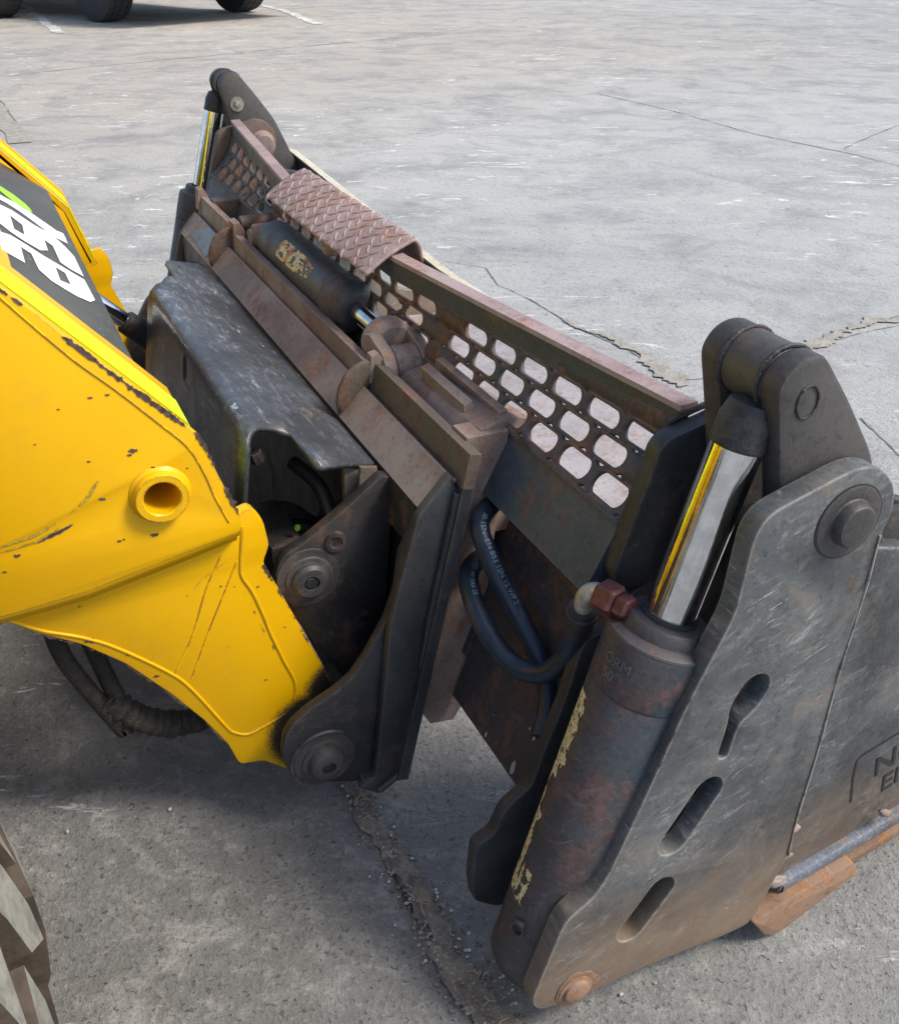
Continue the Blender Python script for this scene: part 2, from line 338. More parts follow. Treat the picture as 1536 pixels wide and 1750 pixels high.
def ground_mat():
    s = NT('weathered_concrete'); co = s.coord(world=True)
    big = s.noise(co, .45, 5, .6, .6); med = s.noise(co, 3.2, 7, .68, .5); sml = s.noise(co, 22, 6, .7, .3); grit = s.noise(co, 130, 5, .75)
    c = s.mix(s.ramp(big, .35, .65), (.34, .345, .325), (.43, .425, .385))
    pos = s.n('ShaderNodeNewGeometry').outputs['Position']
    def near(cx, cy, r0, r1, wob=1.0):           # mask for a slab zone around a spot
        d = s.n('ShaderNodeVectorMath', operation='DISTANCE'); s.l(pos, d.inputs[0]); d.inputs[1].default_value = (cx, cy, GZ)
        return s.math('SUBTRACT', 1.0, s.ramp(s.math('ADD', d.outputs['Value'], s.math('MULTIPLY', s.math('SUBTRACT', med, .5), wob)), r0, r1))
    c = s.mix(s.math('MULTIPLY', near(-9, .5, 3.5, 9, 2), .75), c, (.47, .41, .33))
    # exposed aggregate, with the machine's deep shade painted into the slab colour
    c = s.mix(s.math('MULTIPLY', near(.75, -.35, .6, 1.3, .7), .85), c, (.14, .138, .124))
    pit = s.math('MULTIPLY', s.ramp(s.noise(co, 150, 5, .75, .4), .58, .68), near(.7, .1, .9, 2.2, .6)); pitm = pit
    # faint sweeping tyre tracks
    sp_ = s.n('ShaderNodeVectorMath', operation='DISTANCE'); s.l(pos, sp_.inputs[0]); sp_.inputs[1].default_value = (3.0, 3.0, GZ)
    cb = s.n('ShaderNodeCombineXYZ'); s.l(sp_.outputs['Value'], cb.inputs[0]); s.l(s.math('MULTIPLY', big, .5), cb.inputs[1])
    trk = s.ramp(s.noise(cb.outputs[0], 1.7, 6, .7), .47, .62)
    c = s.mix(s.math('MULTIPLY', trk, s.math('MULTIPLY', s.ramp(med, .3, .6), .38)), c, (.22, .22, .205))
    c = s.mix(s.math('MULTIPLY', near(-1.5, 3.6, 1.5, 4.5, 1.5), .45), c, (.52, .53, .52))  # lighter zone: low-sun glare painted into the slab colour
    oil = s.ramp(s.noise(co, 1.1, 4, .55, .8), .62, .72)
    c = s.mix(s.math('MULTIPLY', oil, .4), c, (.15, .145, .13))
    c = s.mix(s.math('MULTIPLY', s.ramp(med, .42, .68), .55), c, (.20, .20, .20))
    c = s.mix(s.math('MULTIPLY', s.ramp(sml, .5, .72), .5), c, (.46, .45, .42))
    c = s.mix(s.math('MULTIPLY', s.ramp(s.noise(co, 45, 5, .7), .56, .7), .6), c, (.15, .145, .14))
    c = s.mix(s.math('MULTIPLY', s.ramp(grit, .55, .72), .45), c, (.5, .49, .47))
    # tyre-polished streaks running across the yard
    st = s.ramp(s.noise(s.coord((.35, 2.4, 1), (0, 0, .9), world=True), 1.6, 6, .65, .4), .5, .75)
    c = s.mix(s.math('MULTIPLY', st, .35), c, (.19, .195, .205))
    # white scuffs
    sf = s.ramp(s.noise(s.coord((1.0, 3.6, 1), (0, 0, 1.15), world=True), 5.0, 7, .72, 1.2), .59, .64)
    c = s.mix(s.math('MULTIPLY', s.ramp(s.noise(s.coord((1, 2.2, 1), (0, 0, .8), world=True), 9, 9, .82, .6), .5, .68), .4), c, (.52, .51, .47))
    c = s.mix(s.math('MULTIPLY', s.ramp(s.noise(co, 70, 8, .85), .52, .66), .5), c, (.19, .185, .18))
    reg = s.ramp(s.noise(co, .8, 2, .5), .40, .55)
    c = s.mix(s.math('MULTIPLY', s.math('MULTIPLY', sf, reg), .85), c, (.85, .85, .84))
    s.l(c, s.b.inputs['Base Color']); s.l(s.math('ADD', .62, s.math('MULTIPLY', med, .25)), s.b.inputs['Roughness'])
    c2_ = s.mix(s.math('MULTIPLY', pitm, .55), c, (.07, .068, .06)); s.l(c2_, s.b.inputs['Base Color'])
    h = s.math('ADD', s.math('SUBTRACT', s.math('MULTIPLY', sml, .6), s.math('MULTIPLY', pitm, .8)), s.math('MULTIPLY', s.noise(co, 75, 6, .75), .9))
    b1 = s.bump(h, .8, .009); b2 = s.bump(grit, .7, .003, b1); s.l(b2, s.b.inputs['Normal'])
    return s.m
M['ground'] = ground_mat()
def sand_mat(pale=False):
    s = NT('pale_sandy_patch' if pale else 'sandy_joint_fill'); co = s.coord(world=True)
    c = s.mix(s.ramp(s.noise(co, 40, 6, .7), .35, .65), *(((.25, .235, .195), (.40, .375, .32)) if pale else ((.12, .10, .08), (.24, .205, .16))))
    c = s.mix(s.ramp(s.noise(co, 220, 4, .7), .55, .7), c, (.42, .38, .32))
    s.l(c, s.b.inputs['Base Color']); s.b.inputs['Roughness'].default_value = .95
    s.l(s.bump(s.noise(co, 160, 5, .7), .8, .005), s.b.inputs['Normal']); return s.m
M['sand'] = sand_mat(); M['sandl'] = sand_mat(True)

# ================================================================== THE YARD
def sheet(name, loop, z, m, kind=None, **k):
    bm = bmesh.new(); bm.faces.new([bm.verts.new((p[0], p[1], z)) for p in loop]); bmesh.ops.triangulate(bm, faces=bm.faces[:])
    return link(name, from_bm(bm), m, kind=kind, **k)
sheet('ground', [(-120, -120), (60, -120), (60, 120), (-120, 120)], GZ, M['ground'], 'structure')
def strip_mesh(line, wid, z, jag=.3, step=.012, seed=0):
    P = [Vector((p[0], p[1], 0)) for p in line]; Q = []
    for a, b in zip(P, P[1:]):
        n = max(1, int((b-a).length/step))
        for k in range(n): Q.append(a.lerp(b, k/n))
    Q.append(P[-1]); bm = bmesh.new(); pr = None; N = len(Q)
    for i, q in enumerate(Q):
        d = (Q[min(i+1, N-1)]-Q[max(i-1, 0)]).normalized(); n_ = Vector((-d.y, d.x, 0)); t = i/(N-1)
        w_ = wid(t) if callable(wid) else wid
        fr = min(1, .012/step); wob = noise.noise(q*9*fr+Vector((seed, 3, 1)))*min(w_*1.1, .02+w_*.2)+noise.noise(q*34*fr+Vector((seed, 7, 1)))*w_*.25
        l_ = w_*(.5+jag*.7*noise.noise(q*60*fr+Vector((9, seed, 0)))+jag*noise.noise(q*18*fr+Vector((1, seed, 5)))); r_ = w_*(.5+jag*.7*noise.noise(q*60*fr+Vector((2, 2, seed)))+jag*noise.noise(q*16*fr+Vector((4, seed, 2))))
        a = bm.verts.new(q+n_*(wob+max(l_, 0.02*w_))+Vector((0, 0, z))); b = bm.verts.new(q+n_*(wob-max(r_, .02*w_))+Vector((0, 0, z)))
        if pr: bm.faces.new((pr[0], a, b, pr[1]))
        pr = (a, b)
    return from_bm(bm)
def gl(*pts): return [hz(u, v) for u, v in pts]
def crack(name, pts, wid, m, z=.004, jag=.3, step=.012, seed=0, kind='structure'):
    return link(name, strip_mesh(gl(*pts), wid, GZ+z, jag, step, seed), m, kind=kind)
joint = [(540, 1240), (610, 1355), (650, 1425), (700, 1520), (745, 1600), (800, 1680), (850, 1745), (930, 1860)]
crack('ground_joint_fill', joint, lambda t: .012+.018*min(1, t*1.3), M['sand'], seed=3, jag=.5, step=.003)
crack('ground_crack', [(612, 1350), (645, 1440), (668, 1490), (700, 1545), (712, 1560)], .0045, M['crackm'], .0015, .5, .006, 5)
crack('ground_crack', [(760, 447), (830, 458), (850, 487), (905, 512), (985, 560), (1075, 600), (1125, 630), (1170, 650), (1300, 640), (1400, 612)], lambda t: .0032, M['crackf'], .0015, .95, .006, 6)
crack('ground_crack_fill', [(960, 548), (1060, 590), (1130, 635), (1175, 660)], lambda t: .012+.03*t, M['sandl'], .004, .9, .006, 8)
crack('ground_crack_fill', [(1340, 605), (1400, 582), (1460, 560), (1536, 545), (1700, 520)], .035, M['sandl'], .004, .9, .008, 9)
crack('ground_crack', [(1400, 590), (1460, 572), (1536, 556), (1700, 530)], .0035, M['crackf'], .0015, .9, .01, 11)
crack('ground_crack', [(-200, 160), (0, 132), (130, 117), (300, 101), (500, 81), (800, 55)], .010, M['crackf'], .0015, .8, .03, 12)
crack('ground_crack', [(1020, 160), (1150, 190), (1290, 230), (1450, 262), (1620, 305)], .006, M['crackf'], .0015, .8, .02, 13)
crack('ground_crack', [(1440, 255), (1500, 228), (1600, 190)], .006, M['crackf'], .0015, .8, .02, 14)
crack('ground_crack', [(-60, 120), (5, 178), (30, 215), (42, 240)], .010, M['crackf'], .0015, .4, .06, 15)
crack('ground_crack_fill', [(-60, 150), (0, 190), (22, 222), (38, 245)], .10, M['sandl'], .004, .35, .08, 16)
crack('ground_crack', [(1470, 715), (1500, 745), (1560, 800)], .004, M['crackf'], .0015, .8, .01, 17)
crack('ground_crack', [(1380, 0), (1450, 12), (1540, 22)], .014, M['crackf'], .0015, .5, .05, 18)
# painted parking lines
for pts in ([(38, 8), (70, 33), (105, 57)], [(445, 8), (490, 20), (545, 42)]):
    crack('ground_parking_line', pts, .10, M['paintline'], .004, .25, .03, 20)
# grit lying in the joint
def scatter(name, m, N, seed, rng, sz, lone=0):
    rnd = random.Random(seed); bm = bmesh.new(); L = gl(*joint)
    for i in range(N):
        if i < lone: u, v = rnd.uniform(80, 1500), rnd.uniform(600, 1740); p = hz(u, v)
        else:
            k = rnd.randrange(len(L)-1); t = rnd.random(); a, b = L[k], L[k+1]; p = a.lerp(b, t); d = (b-a).normalized()
            off = rnd.gauss(.0, 1)*rng*(0.6+.9*(k+t)/len(L)); p = p+Vector((-d.y, d.x, 0))*off
        r = sz*rnd.uniform(.35, 1)**1.5
        q = bmesh.ops.create_icosphere(bm, subdivisions=1, radius=r)['verts']; mt = Matrix.Rotation(rnd.random()*6, 3, 'Z')
        sx, sy, sz_ = rnd.uniform(.7, 1.3), rnd.uniform(.6, 1.1), rnd.uniform(.4, .7)
        for x in q: x.co = mt @ Vector((x.co.x*sx*rnd.uniform(.8, 1.2), x.co.y*sy, x.co.z*sz_)) + Vector((p.x, p.y, GZ+.002+r*.3))
    o = link(name, from_bm(bm), m, kind='stuff'); return o
scatter('joint_gravel', M['pebble'], 900, 4, .011, .0034)['label'] = 'brown grit and gravel lying in the open joint of the concrete'
scatter('pale_stone_chips', M['pebblel'], 170, 5, .016, .0030, lone=24)['label'] = 'small pale stone chips scattered over the concrete'
bm = bmesh.new(); rnd = random.Random(8); L = gl(*joint)
for i in range(12):
    k = rnd.randrange(len(L)-1); p = L[k].lerp(L[k+1], rnd.random()); a = rnd.random()*3.1; ln = rnd.uniform(.006, .014); d = Vector((math.cos(a), math.sin(a), 0)); n_ = Vector((-d.y, d.x, 0))*.0006
    p = Vector((p.x, p.y, GZ+.007)) + n_*rnd.gauss(0, 15)
    q = [p-d*ln+n_, p+n_*6, p+d*ln+n_, p+d*ln-n_, p+n_*4, p-d*ln-n_]
    bm.faces.new([bm.verts.new(x) for x in q])
link('dry_straw', from_bm(bm), M['straw'], kind='stuff', label='dry straw bits lying in the concrete joint')

# ================================================================== THE BUCKET
BK = thing('clamshell_bucket', 'black and rusty loader clamshell bucket with perforated spill guard and side cylinders', 'loader bucket', (0, .5, GZ))
OX = .9
left = yz(OX, (1316, 879), (1290, 914), (1256, 1050), (1172, 1210), (1116, 1334), (1060, 1454), (1036, 1502), (1012, 1538), (965, 1576))
bot = yz(OX, (908, 1712), (918, 1728), (1000, 1702), (1080, 1662), (1168, 1626), (1240, 1598), (1283, 1577))
right = yz(OX, (1345, 1465), (1395, 1300), (1435, 1135), (1472, 1022), (1503, 915))
PIN = (.5622, .4747)
lobe = [(PIN[0]+.047*math.cos(a), PIN[1]+.047*math.sin(a)) for a in [R(-15), R(5), R(25), R(45), R(65), R(85), R(105)]]
outer = left[::-1] + lobe[::-1] + right[::-1] + bot[::-1]
outline_side = left + [tuple(p) for p in bot] + right + lobe
outline_side = round_poly(outline_side, .012, 3)
hx0 = yz(OX, (1290, 1178), (1262, 1222), (1236, 1288), (1210, 1352), (1150, 1440), (1130, 1520), (1078, 1590))
def keyhole(a, b, c, r, r2):
    A, B, Cc = Vector(a), Vector(b), Vector(c); d = (B-A).normalized(); p = Vector((-d.y, d.x)); o = []
    for k in range(9): t = math.pi*k/8; o.append(tuple(A+p*(r*math.cos(t))-d*(r*math.sin(t))))
    # A upper end; wide part to B, narrow neck to C
    o += [tuple(B-p*r-d*.006), tuple(B-p*r2+d*.009)]
    d2 = (Cc-B).normalized()
    for k in range(7): t = math.pi*k/6; o.append(tuple(Cc-p*(r2*math.cos(t))+d2*(r2*math.sin(t))))
    o += [tuple(B+p*r2+d*.009), tuple(B+p*r-d*.006)]
    return o
slots = [round_poly(keyhole(hx0[0], hx0[1], hx0[2], .0155, .0062), .009, 3), stadium(hx0[3], hx0[4], .0155), stadium(hx0[5], hx0[6], .0145)]
for s in (1, -1):
    lab = dict(label='outer side plate with three slots facing the camera') if s == 1 else {}
    plate('side_plate', outline_side, s*.88, s*.90, M['side'], BK, .0016, slots, **lab)
# thin raised collar and pin cap on the near plate and the far one
CYX = .8436
K1 = (.519, .582)                                             # upper cylinder pin
K0 = (.347, .02)
cdir = (Vector((0, .4942, .546))-Vector((0, .4467, .38))).normalized()
lowp = yz(OX, (982, 1690))[0]
inner_up = yz(.767, (1209, 714), (1129, 747), (1115, 771), (1087, 841), (1038, 974), (1045, 995))
inner_top = [(.549, .525), (.570, .52), (.587, .504), (.594, .483), (.590, .464), (.580, .442)]
in_up = round_poly([(.470, .500), (.4665, .485), inner_up[3], inner_up[4], (.441, .367), (.470, .362), (.575, .40)] + inner_top[::-1] + [(.523, .517), (.480, .508)], .007, 3)
low_in = yz(.767, (1031, 1073), (997, 1082), (983, 1105), (956, 1192), (924, 1270), (901, 1334), (855, 1375), (837, 1416), (806, 1436), (799, 1500), (805, 1530), (846, 1540))
in_low = round_poly([(.500, .390), (.455, .352), (.438, .322)] + low_in[1:] + [(.36, .004), (.56, .004), (.588, .35), (.590, .43)], .008, 3)
def lug_profile():
    a = yz(.875, (1331, 834), (1333, 745), (1344, 665)); 
    c = [(K1[0]+.0275*math.cos(t), K1[1]+.0275*math.sin(t)) for t in [R(x) for x in (190, 175, 160, 145, 130, 115, 100, 85, 70, 58)]]
    b = yz(.875, (1452, 684), (1489, 771), (1500, 812)); f = yz(-.797, (485, 240), (500, 269), (517, 303), (524, 330))
    return a, c, b, f
la, lc, lb, lf = lug_profile()
LUG0 = [(.515, .475), (.509, .505), (.4985, .555)] + lc[1:] + lb[:2] + lf[1:] + [(.64, .36), (.56, .41), (.51, .44)]
LUG = round_poly(LUG0, .012, 3)
def cap_on(name, X, c, prof, m, par, n=48, **k): return lathe(name, (X, c[0], c[1]), (1 if X > 0 else -1, 0, 0), prof, m, par, n, 35, **k)
for s in (1, -1):
    plate('inner_cheek', in_up, s*.757, s*.777, M['dark'] if s == 1 else M['rustd'], BK, .003, **(dict(label='black upper cheek plate between rail and cylinder') if s == 1 else dict(label='rust stained upper cheek plate at far end')))
    plate('lower_cheek', in_low, s*.760, s*.776, M['dark'], BK, .003)
    # pivot pin cap
    pc = cap_on('pivot_cap', s*.9003, PIN, [(0, .0315), (.0008, .0315), (.0012, .0308), (.0013, .0205), (.0022, .0195), (.0085, .0185), (.0108, .0168), (.0115, .014), (.0115, 0)], M['arm'], BK)
    cap_on('pivot_ring', s*.9002, PIN, [(0, .0328), (.0006, .0328)], M['carved'], BK)
    pin = lathe('pivot_pin', (s*.7565, PIN[0], PIN[1]), (-s, 0, 0), [(0, .027), (.002, .027), (.004, .022), (.012, .021), (.014, .019), (.014, 0)], M['rust'], BK, label='rusty pivot pin end inside the cheek')
    # lower pin
    cap_on('lower_pin', s*.9003, lowp, [(0, .0175), (.0015, .018), (.002, .0135), (.0045, .013), (.0055, .011), (.0055, 0)], M['shoe'], BK, 32, label='rusty lower cylinder pin')
    rs_ = [(lowp[0]+.001+(.0225+.006*noise.noise(Vector((math.cos(a)*1.5, math.sin(a)*1.5, 4))))*math.cos(a), lowp[1]+.001+(.0225+.006*noise.noise(Vector((math.cos(a)*1.5, math.sin(a)*1.5, 8))))*math.sin(a)) for a in [2*math.pi*i/26 for i in range(26)]]
    plate('pin_collar', rs_, s*.8995, s*.9012, M['shoe'], BK, .0006)
    # ---- jaw arm with two lugs and a boss
    ja = plate('jaw_lug', LUG, s*.853, s*.876, M['arm'], BK, .0045)
    ja2 = plate('jaw_lug', LUG, s*.782, s*.806, M['arm'], BK, .0045)
    lathe('rod_boss', (s*.806, K1[0], K1[1]), (s, 0, 0), [(0, .024), (.003, .0265), (.044, .0265), (.047, .024)], M['arm'], BK, 40, 30)
    # weld fillets where boss meets lugs
    for xx in (.808, .851):
        pts = [(s*xx, K1[0]+.0272*math.cos(t), K1[1]+.0272*math.sin(t)) for t in [R(40+12*i) for i in range(20)]]
        tube('weld_bead', pts, .0022, M['weld'], BK, rfun=lambda t: .002+.0008*noise.noise(Vector((t*60, 0, 0))), sub=4, n=7)
    # weld scar ring on the lug's face
    pts = [(s*.8765, K1[0]+.001+.010*math.cos(t), K1[1]-.008+.013*math.sin(t)) for t in [R(24*i) for i in range(16)]]
    tube('weld_scar', pts, .0016, M['weld'], BK, rfun=lambda t: .0008+.0016*abs(noise.noise(Vector((t*50, s, 0)))), sub=4, n=6)
    # washer and bolt on the inner lug
    bw = lathe('washer', (s*.7815, .523, .551), (-s, 0, 0), [(0, .0145), (.003, .014), (.003, 0)], M['boltm'], BK, 24)
    hexnut('bolt_head', (s*.7785, .523, .551), (-s, 0, 0), .0065, .006, M['boltm'], bw)
    # ---- side cylinder: barrel, gland, rod
    O = Vector((s*CYX, .4467, .38)); d = cdir
    ba = lathe('cylinder_barrel', O-d*.405, d, [(0, 0), (.002, .028), (.008, .040), (.018, .0455), (.03, .0462), (.335, .0462), (.3365, .0452), (.338, .0466), (.384, .0466), (.388, .0455)], M['barrel'], BK, 64)
    lathe('cylinder_gland', O-d*.018, d, [(0, .0455), (.001, .0460), (.003, .0455), (.006, .0400), (.007, .036), (.016, .0355), (.019, .033), (.020, .0235)], M['gland'], BK, 64)
    lathe('rod_seal', O+d*.0005, d, [(0, .0242), (.003, .0240), (.004, .0228)], M['under'], BK, 40)
    lathe('piston_rod', O-d*.01, d, [(0, .0212), (.172, .0212)], M['chrome'], BK, 64)
    lathe('rod_eye_weld', O+d*.156, d, [(0, .0214), (.003, .0226), (.010, .0218), (.022, .0220), (.036, .018), (.040, .010)], M['weld'], BK, 40)
    lathe('barrel_socket', Vector((s*(CYX), .325, .075))+Vector((s*.012, -.012, 0)), Vector((.35*s, -.75, .15)), [(0, .0085), (.0045, .008), (.0047, .0055), (.001, .005), (.001, 0)], M['barrel'], BK, 20)
# white scuff marks and flecks left on the bucket back and cheeks
bmf = bmesh.new()
for i, (u, v, r) in enumerate(((876, 1312, .006), (830, 1255, .0025), (912, 1262, .0025), (843, 1222, .001), (790, 1120, .001), (905, 1245, .0015))):
    pp, tt = ray(u, v), None
    n3 = Vector((0, -.20, .075)).cross(Vector((1, 0, 0))).normalized(); p3 = Vector((0, .470, .3515)); 
    q3 = Vector((0, *yz(.72, (880, 1340))[0])); n3 = (q3-p3).cross(Vector((1, 0, 0))).normalized(); k3 = (p3-CAM).dot(n3)/pp.dot(n3); c3 = CAM+pp*k3; e3 = (q3-p3).normalized(); c3 = c3 - pp.normalized()*.0012
    bmf.faces.new([bmf.verts.new(c3+Vector((1, 0, 0))*(r*.6*math.cos(a)*(1+.4*noise.noise(Vector((a, i, 0)))))+e3*(r*1.3*math.sin(a)*(1+.4*noise.noise(Vector((a, i, 5)))))) for a in [2*math.pi*k/14 for k in range(14)]])
link('pale_fleck', from_bm(bmf), M['pebblel'], BK, kind='stuff')
# small loose wedge of weld on top at the near cheek joint
tube('weld_bead', [(.757, .49, .512), (.757, .515, .519), (.757, .53, .522)], .003, M['weld'], BK, n=7)

# worn stickers on barrels -------------------------------------------------
def barrel_patch(name, O, d, ref, r, a0, a1, h0, h1, keep, m, par, na=40, nh=120):
    d = Vector(d).normalized(); ref = (Vector(ref)-d*Vector(ref).dot(d)).normalized(); t = d.cross(ref); bm = bmesh.new(); V = {}
    def P(i, j):
        if (i, j) not in V:
            a = a0+(a1-a0)*i/na; h = h0+(h1-h0)*j/nh; V[i, j] = bm.verts.new(O+d*h+(ref*math.cos(a)+t*math.sin(a))*r)
        return V[i, j]
    for i in range(na):
        for j in range(nh):
            if keep((i+.5)/na, (j+.5)/nh): bm.faces.new((P(i, j), P(i+1, j), P(i+1, j+1), P(i, j+1)))
    me = from_bm(bm); return link(name, me, m, par, label=None)
def nz(*a): return noise.fractal(Vector(a), 1.0, 2.0, 5)
O1 = Vector((CYX, .4467, .38)); V1 = CAM-O1
def keep_side(a, h):                                          # h: 0 bottom .. 1 top, a across
    if h > .42: w = .55 if h > .60 else .12; b = a < w+.25*nz(h*9, a*3, 1)
    else: b = a < .34+.25*nz(h*11, a*2, 4) and nz(h*7, a*8, 2) > -.5
    b2 = h < .17 and abs(a-.72) < .25 and nz(h*22, a*5, 7) > -.05
    return (b and nz(a*6, h*26, 3) > -.45) or b2
tang = cdir.cross(V1-cdir*V1.dot(cdir)).normalized()
barrel_patch('worn_sticker', O1, cdir, V1, .0466, R(-78), R(-36), -.31, -.085, keep_side, M['sticker'], BK, 44, 200)
for s in (1, -1): plate('jaw_inner_side', round_poly([(.565, .02), (.565, .40), (.60, .425), (.66, .41), (.70, .30), (.72, .06), (.70, .02)], .01), s*.735, s*.750, M['back'], BK, .002)
# ---------------------------------------------------------------- jaw
jx = .885
jaw_side = [(.585, .41), (.60, .432), (.66, .415), (.80, .35), (.95, .26), (1.04, .17), (1.03, .14), (.90, .093)] + yz(jx, (1536, 1388), (1440, 1446), (1338, 1508)) + [(.57, .06), (.55, .20)]
plate('jaw_side', jaw_side, .866, jx, M['side'], BK, .002)
far_jaw = [(.585, .41), (.60, .432), (.66, .415), (.69, .36), (.74, .20), (.90, .09), (1.09, .04), (1.09, .004)] + yz(jx, (1440, 1446), (1338, 1508)) + [(.57, .06), (.55, .20)]
plate('jaw_side', far_jaw, -jx, -.866, M['side'], BK, .002)
# rolled bottom edge strip and cutting edge of the jaw side
ra, rb = yz(.892, (1334, 1512))[0], yz(.892, (1536, 1391))[0]
dv = (Vector(rb)-Vector(ra)).normalized(); nv = Vector((dv.y, -dv.x))
def yq(p, a, b): q = Vector(p)+dv*a+nv*b; return (q.x, q.y)
for s in (1, -1):
    LR = .47 if s == 1 else .12
    plate('edge_roll', round_poly([yq(ra, -.003, -.004), yq(ra, LR, -.004), yq(ra, LR, .013), yq(ra, -.006, .013)], .003), s*.862, s*.895, M['bare'], BK, .005)
    plate('cutting_edge', round_poly([yq(ra, -.006, .0135), yq(ra, LR+.01, .0135), yq(ra, LR+.01, .024), yq(ra, -.010, .026)], .002), s*.80, s*.899, M['shoe'], BK, .0015)
    sh = yz(.905, (1286, 1578), (1308, 1600), (1330, 1596), (1466, 1492), (1458, 1474), (1352, 1536))
    plate('wear_shoe', round_poly(sh, .003), s*.86, s*.905, M['shoe'], BK, .002, label='orange rusty wear shoe under the side plate' if s == 1 else None)
# weld dribbles on the seam between the two plates
seam = [(.9005, *p) for p in yz(.9005, (1503, 915), (1474, 1022), (1436, 1140), (1418, 1205), (1392, 1300), (1362, 1395), (1346, 1462))]
tube('weld_bead', seam, .002, M['side'], BK, rfun=lambda t: .0011+.0012*noise.noise(Vector((t*13, 2, 0))), sub=4, n=6)
for (u, v, l) in ((1352, 1418, .010), (1341, 1462, .009), (1328, 1508, .012), (1512, 1390, .008)):
    p = yz(.896, (u, v))[0]; rs = random.Random(u)
    bm = bmesh.new(); bmesh.ops.create_icosphere(bm, subdivisions=3, radius=1)
    for x in bm.verts: k = 1+.35*noise.noise(x.co*1.7+Vector((u, 0, 0))); x.co = Vector((.895+x.co.x*.004*k, p[0]+x.co.y*l*1.1*k, p[1]+x.co.z*l*.6*k - x.co.y*.003))
    link('weld_blob', from_bm(bm), M['rust'], BK, 60)
# jaw floor and top bar
fl = [(.59, .012), (.80, .012), (.965, .014), (1.02, .016), (1.10, .022)]
plate('jaw_floor', fl + [(y+.002, z-.010) for y, z in fl[::-1]], -.866, .866, M['floor'], BK, .001, label='pale pink rust coloured floor of the jaw, seen through the slots')
def bar_sec(dz): return [(.640, .442+dz), (.664, .434+dz), (.666, .418+dz), (.655, .405+dz), (.644, .410+dz)]
bm = prism_x([bar_sec(0), bar_sec(-.045), bar_sec(-.043), bar_sec(-.032)], [-.865, -.05, .35, .865]); bevel_bm(bm, .002); link('jaw_bar', from_bm(bm), M['side'], BK, 35)
tp_ = lambda dz: [(.640, .4425+dz), (.664, .4345+dz), (.664, .4365+dz), (.640, .4445+dz)]
link('bar_edge', from_bm(prism_x([tp_(0), tp_(-.045), tp_(-.043), tp_(-.032)], [-.864, -.05, .35, .864])), M['edge'], BK, label='pale sunlit-toned top edge of the jaw bar')  # thin strip whose pale colour paints the bar's top as lit
# chunky stop block at the near end of the bar, with a ragged weld on it
bm = prism_x([[(.612, .445), (.672, .445), (.70, .36), (.69, .335), (.65, .345), (.622, .385)]]*2, [.79, .868]); bevel_bm(bm, .004); link('stop_block', from_bm(bm), M['arm'], BK, 35)
tube('weld_bead', [(.862, .607, .45), (.858, .63, .452), (.855, .66, .448), (.86, .69, .43)], .006, M['weld'], BK, rfun=lambda t: .005+.005*noise.noise(Vector((t*17, 9, 0))), sub=10, n=9)
# engraved frame and lettering on the jaw side (cut off by the picture's edge)
def on_face(u, v, X=.8853): p = hx(u, v, X); return (p.y, p.z)
def groove(pts, w_, name='engraved_line'):
    P = [Vector(on_face(*q)) for q in pts]; bm = bmesh.new(); pr = None
    for i, p in enumerate(P):
        dd = (P[min(i+1, len(P)-1)]-P[max(i-1, 0)]).normalized(); n_ = Vector((-dd.y, dd.x))*w_/2
        a = bm.verts.new((.8856, p.x+n_.x, p.y+n_.y)); b = bm.verts.new((.8856, p.x-n_.x, p.y-n_.y))
        if pr: bm.faces.new((pr[0], a, b, pr[1]))
        pr = (a, b)
    return link(name, from_bm(bm), M['carved'], BK)
groove([(1453, 1371), (1457, 1330), (1464, 1300), (1474, 1290), (1536, 1252), (1610, 1208), (1700, 1158)], .0028)
e0 = Vector(on_face(1490, 1327)); e1 = Vector(on_face(1536, 1300)); ed = (e1-e0).normalized()
def face_text(s_, u, v, size, tilt, X=.8856, name='engraved_letters', m=None, shear=.15):
    o = Vector(on_face(u, v)); dd = Vector((math.cos(tilt), math.sin(tilt))); nn = Vector((-dd.y, dd.x))
    mt = Matrix(((0, 0, 1, X), (dd.x, nn.x, 0, o.x), (dd.y, nn.y, 0, o.y), (0, 0, 0, 1)))
    return link(name, text_mesh(s_, size, mt, .0003, shear), m or M['carved'], BK)
tl = math.atan2(dv.y, dv.x)+.10
face_text('NORM', 1490, 1330, .040, tl); face_text('ENG', 1502, 1343+12, .034, tl)

# ---------------------------------------------------------------- bucket back: strip, lower panel, perforated guard, rail
ST, SB = (.451, .423), (.418, .358)
bm = prism_x([[ST, SB, (SB[0]+.03, SB[1]-.012), (ST[0]+.012, ST[1]-.004)]]*2, [-.758, .758]); bevel_bm(bm, .004)
link('back_beam', from_bm(bm), M['strip'], BK, 35, label='blue black box beam across the bucket back')
lowy = yz(.72, (880, 1340))[0]
for (xa, xb) in ((.565, .762), (-.762, -.565)):
    bm = prism_x([[(.470, .352), (lowy[0], lowy[1]), (lowy[0]+.012, lowy[1]-.008), (.483, .346)]]*2, [xa, xb]); link('back_panel', from_bm(bm), M['back'], BK, 35)
bm = prism_x([[(.472, .352), (.395, .155), (.407, .148), (.486, .346)]]*2, [-.565, .565]); link('back_panel', from_bm(bm), M['back'], BK, 35)
TX = .24
def top_yz(x):
    a = abs(x)
    if a <= TX: return Vector((.457, .513))
    t = (a-TX)/(.757-TX); return Vector((.457, .513)).lerp(Vector((.507, .520)), t)
BOT = Vector((.448, .420))
def guard(x, v):                                            # v 0 top .. 1 bottom, slightly bowed
    T = top_yz(x); a = T.lerp(BOT, v); bow = .012*math.sin(math.pi*v)*(1 if abs(x) > TX else .6)
    return Vector((x, a.x+bow*.9-.010*v*(1-v)*0, a.y-bow*.2))
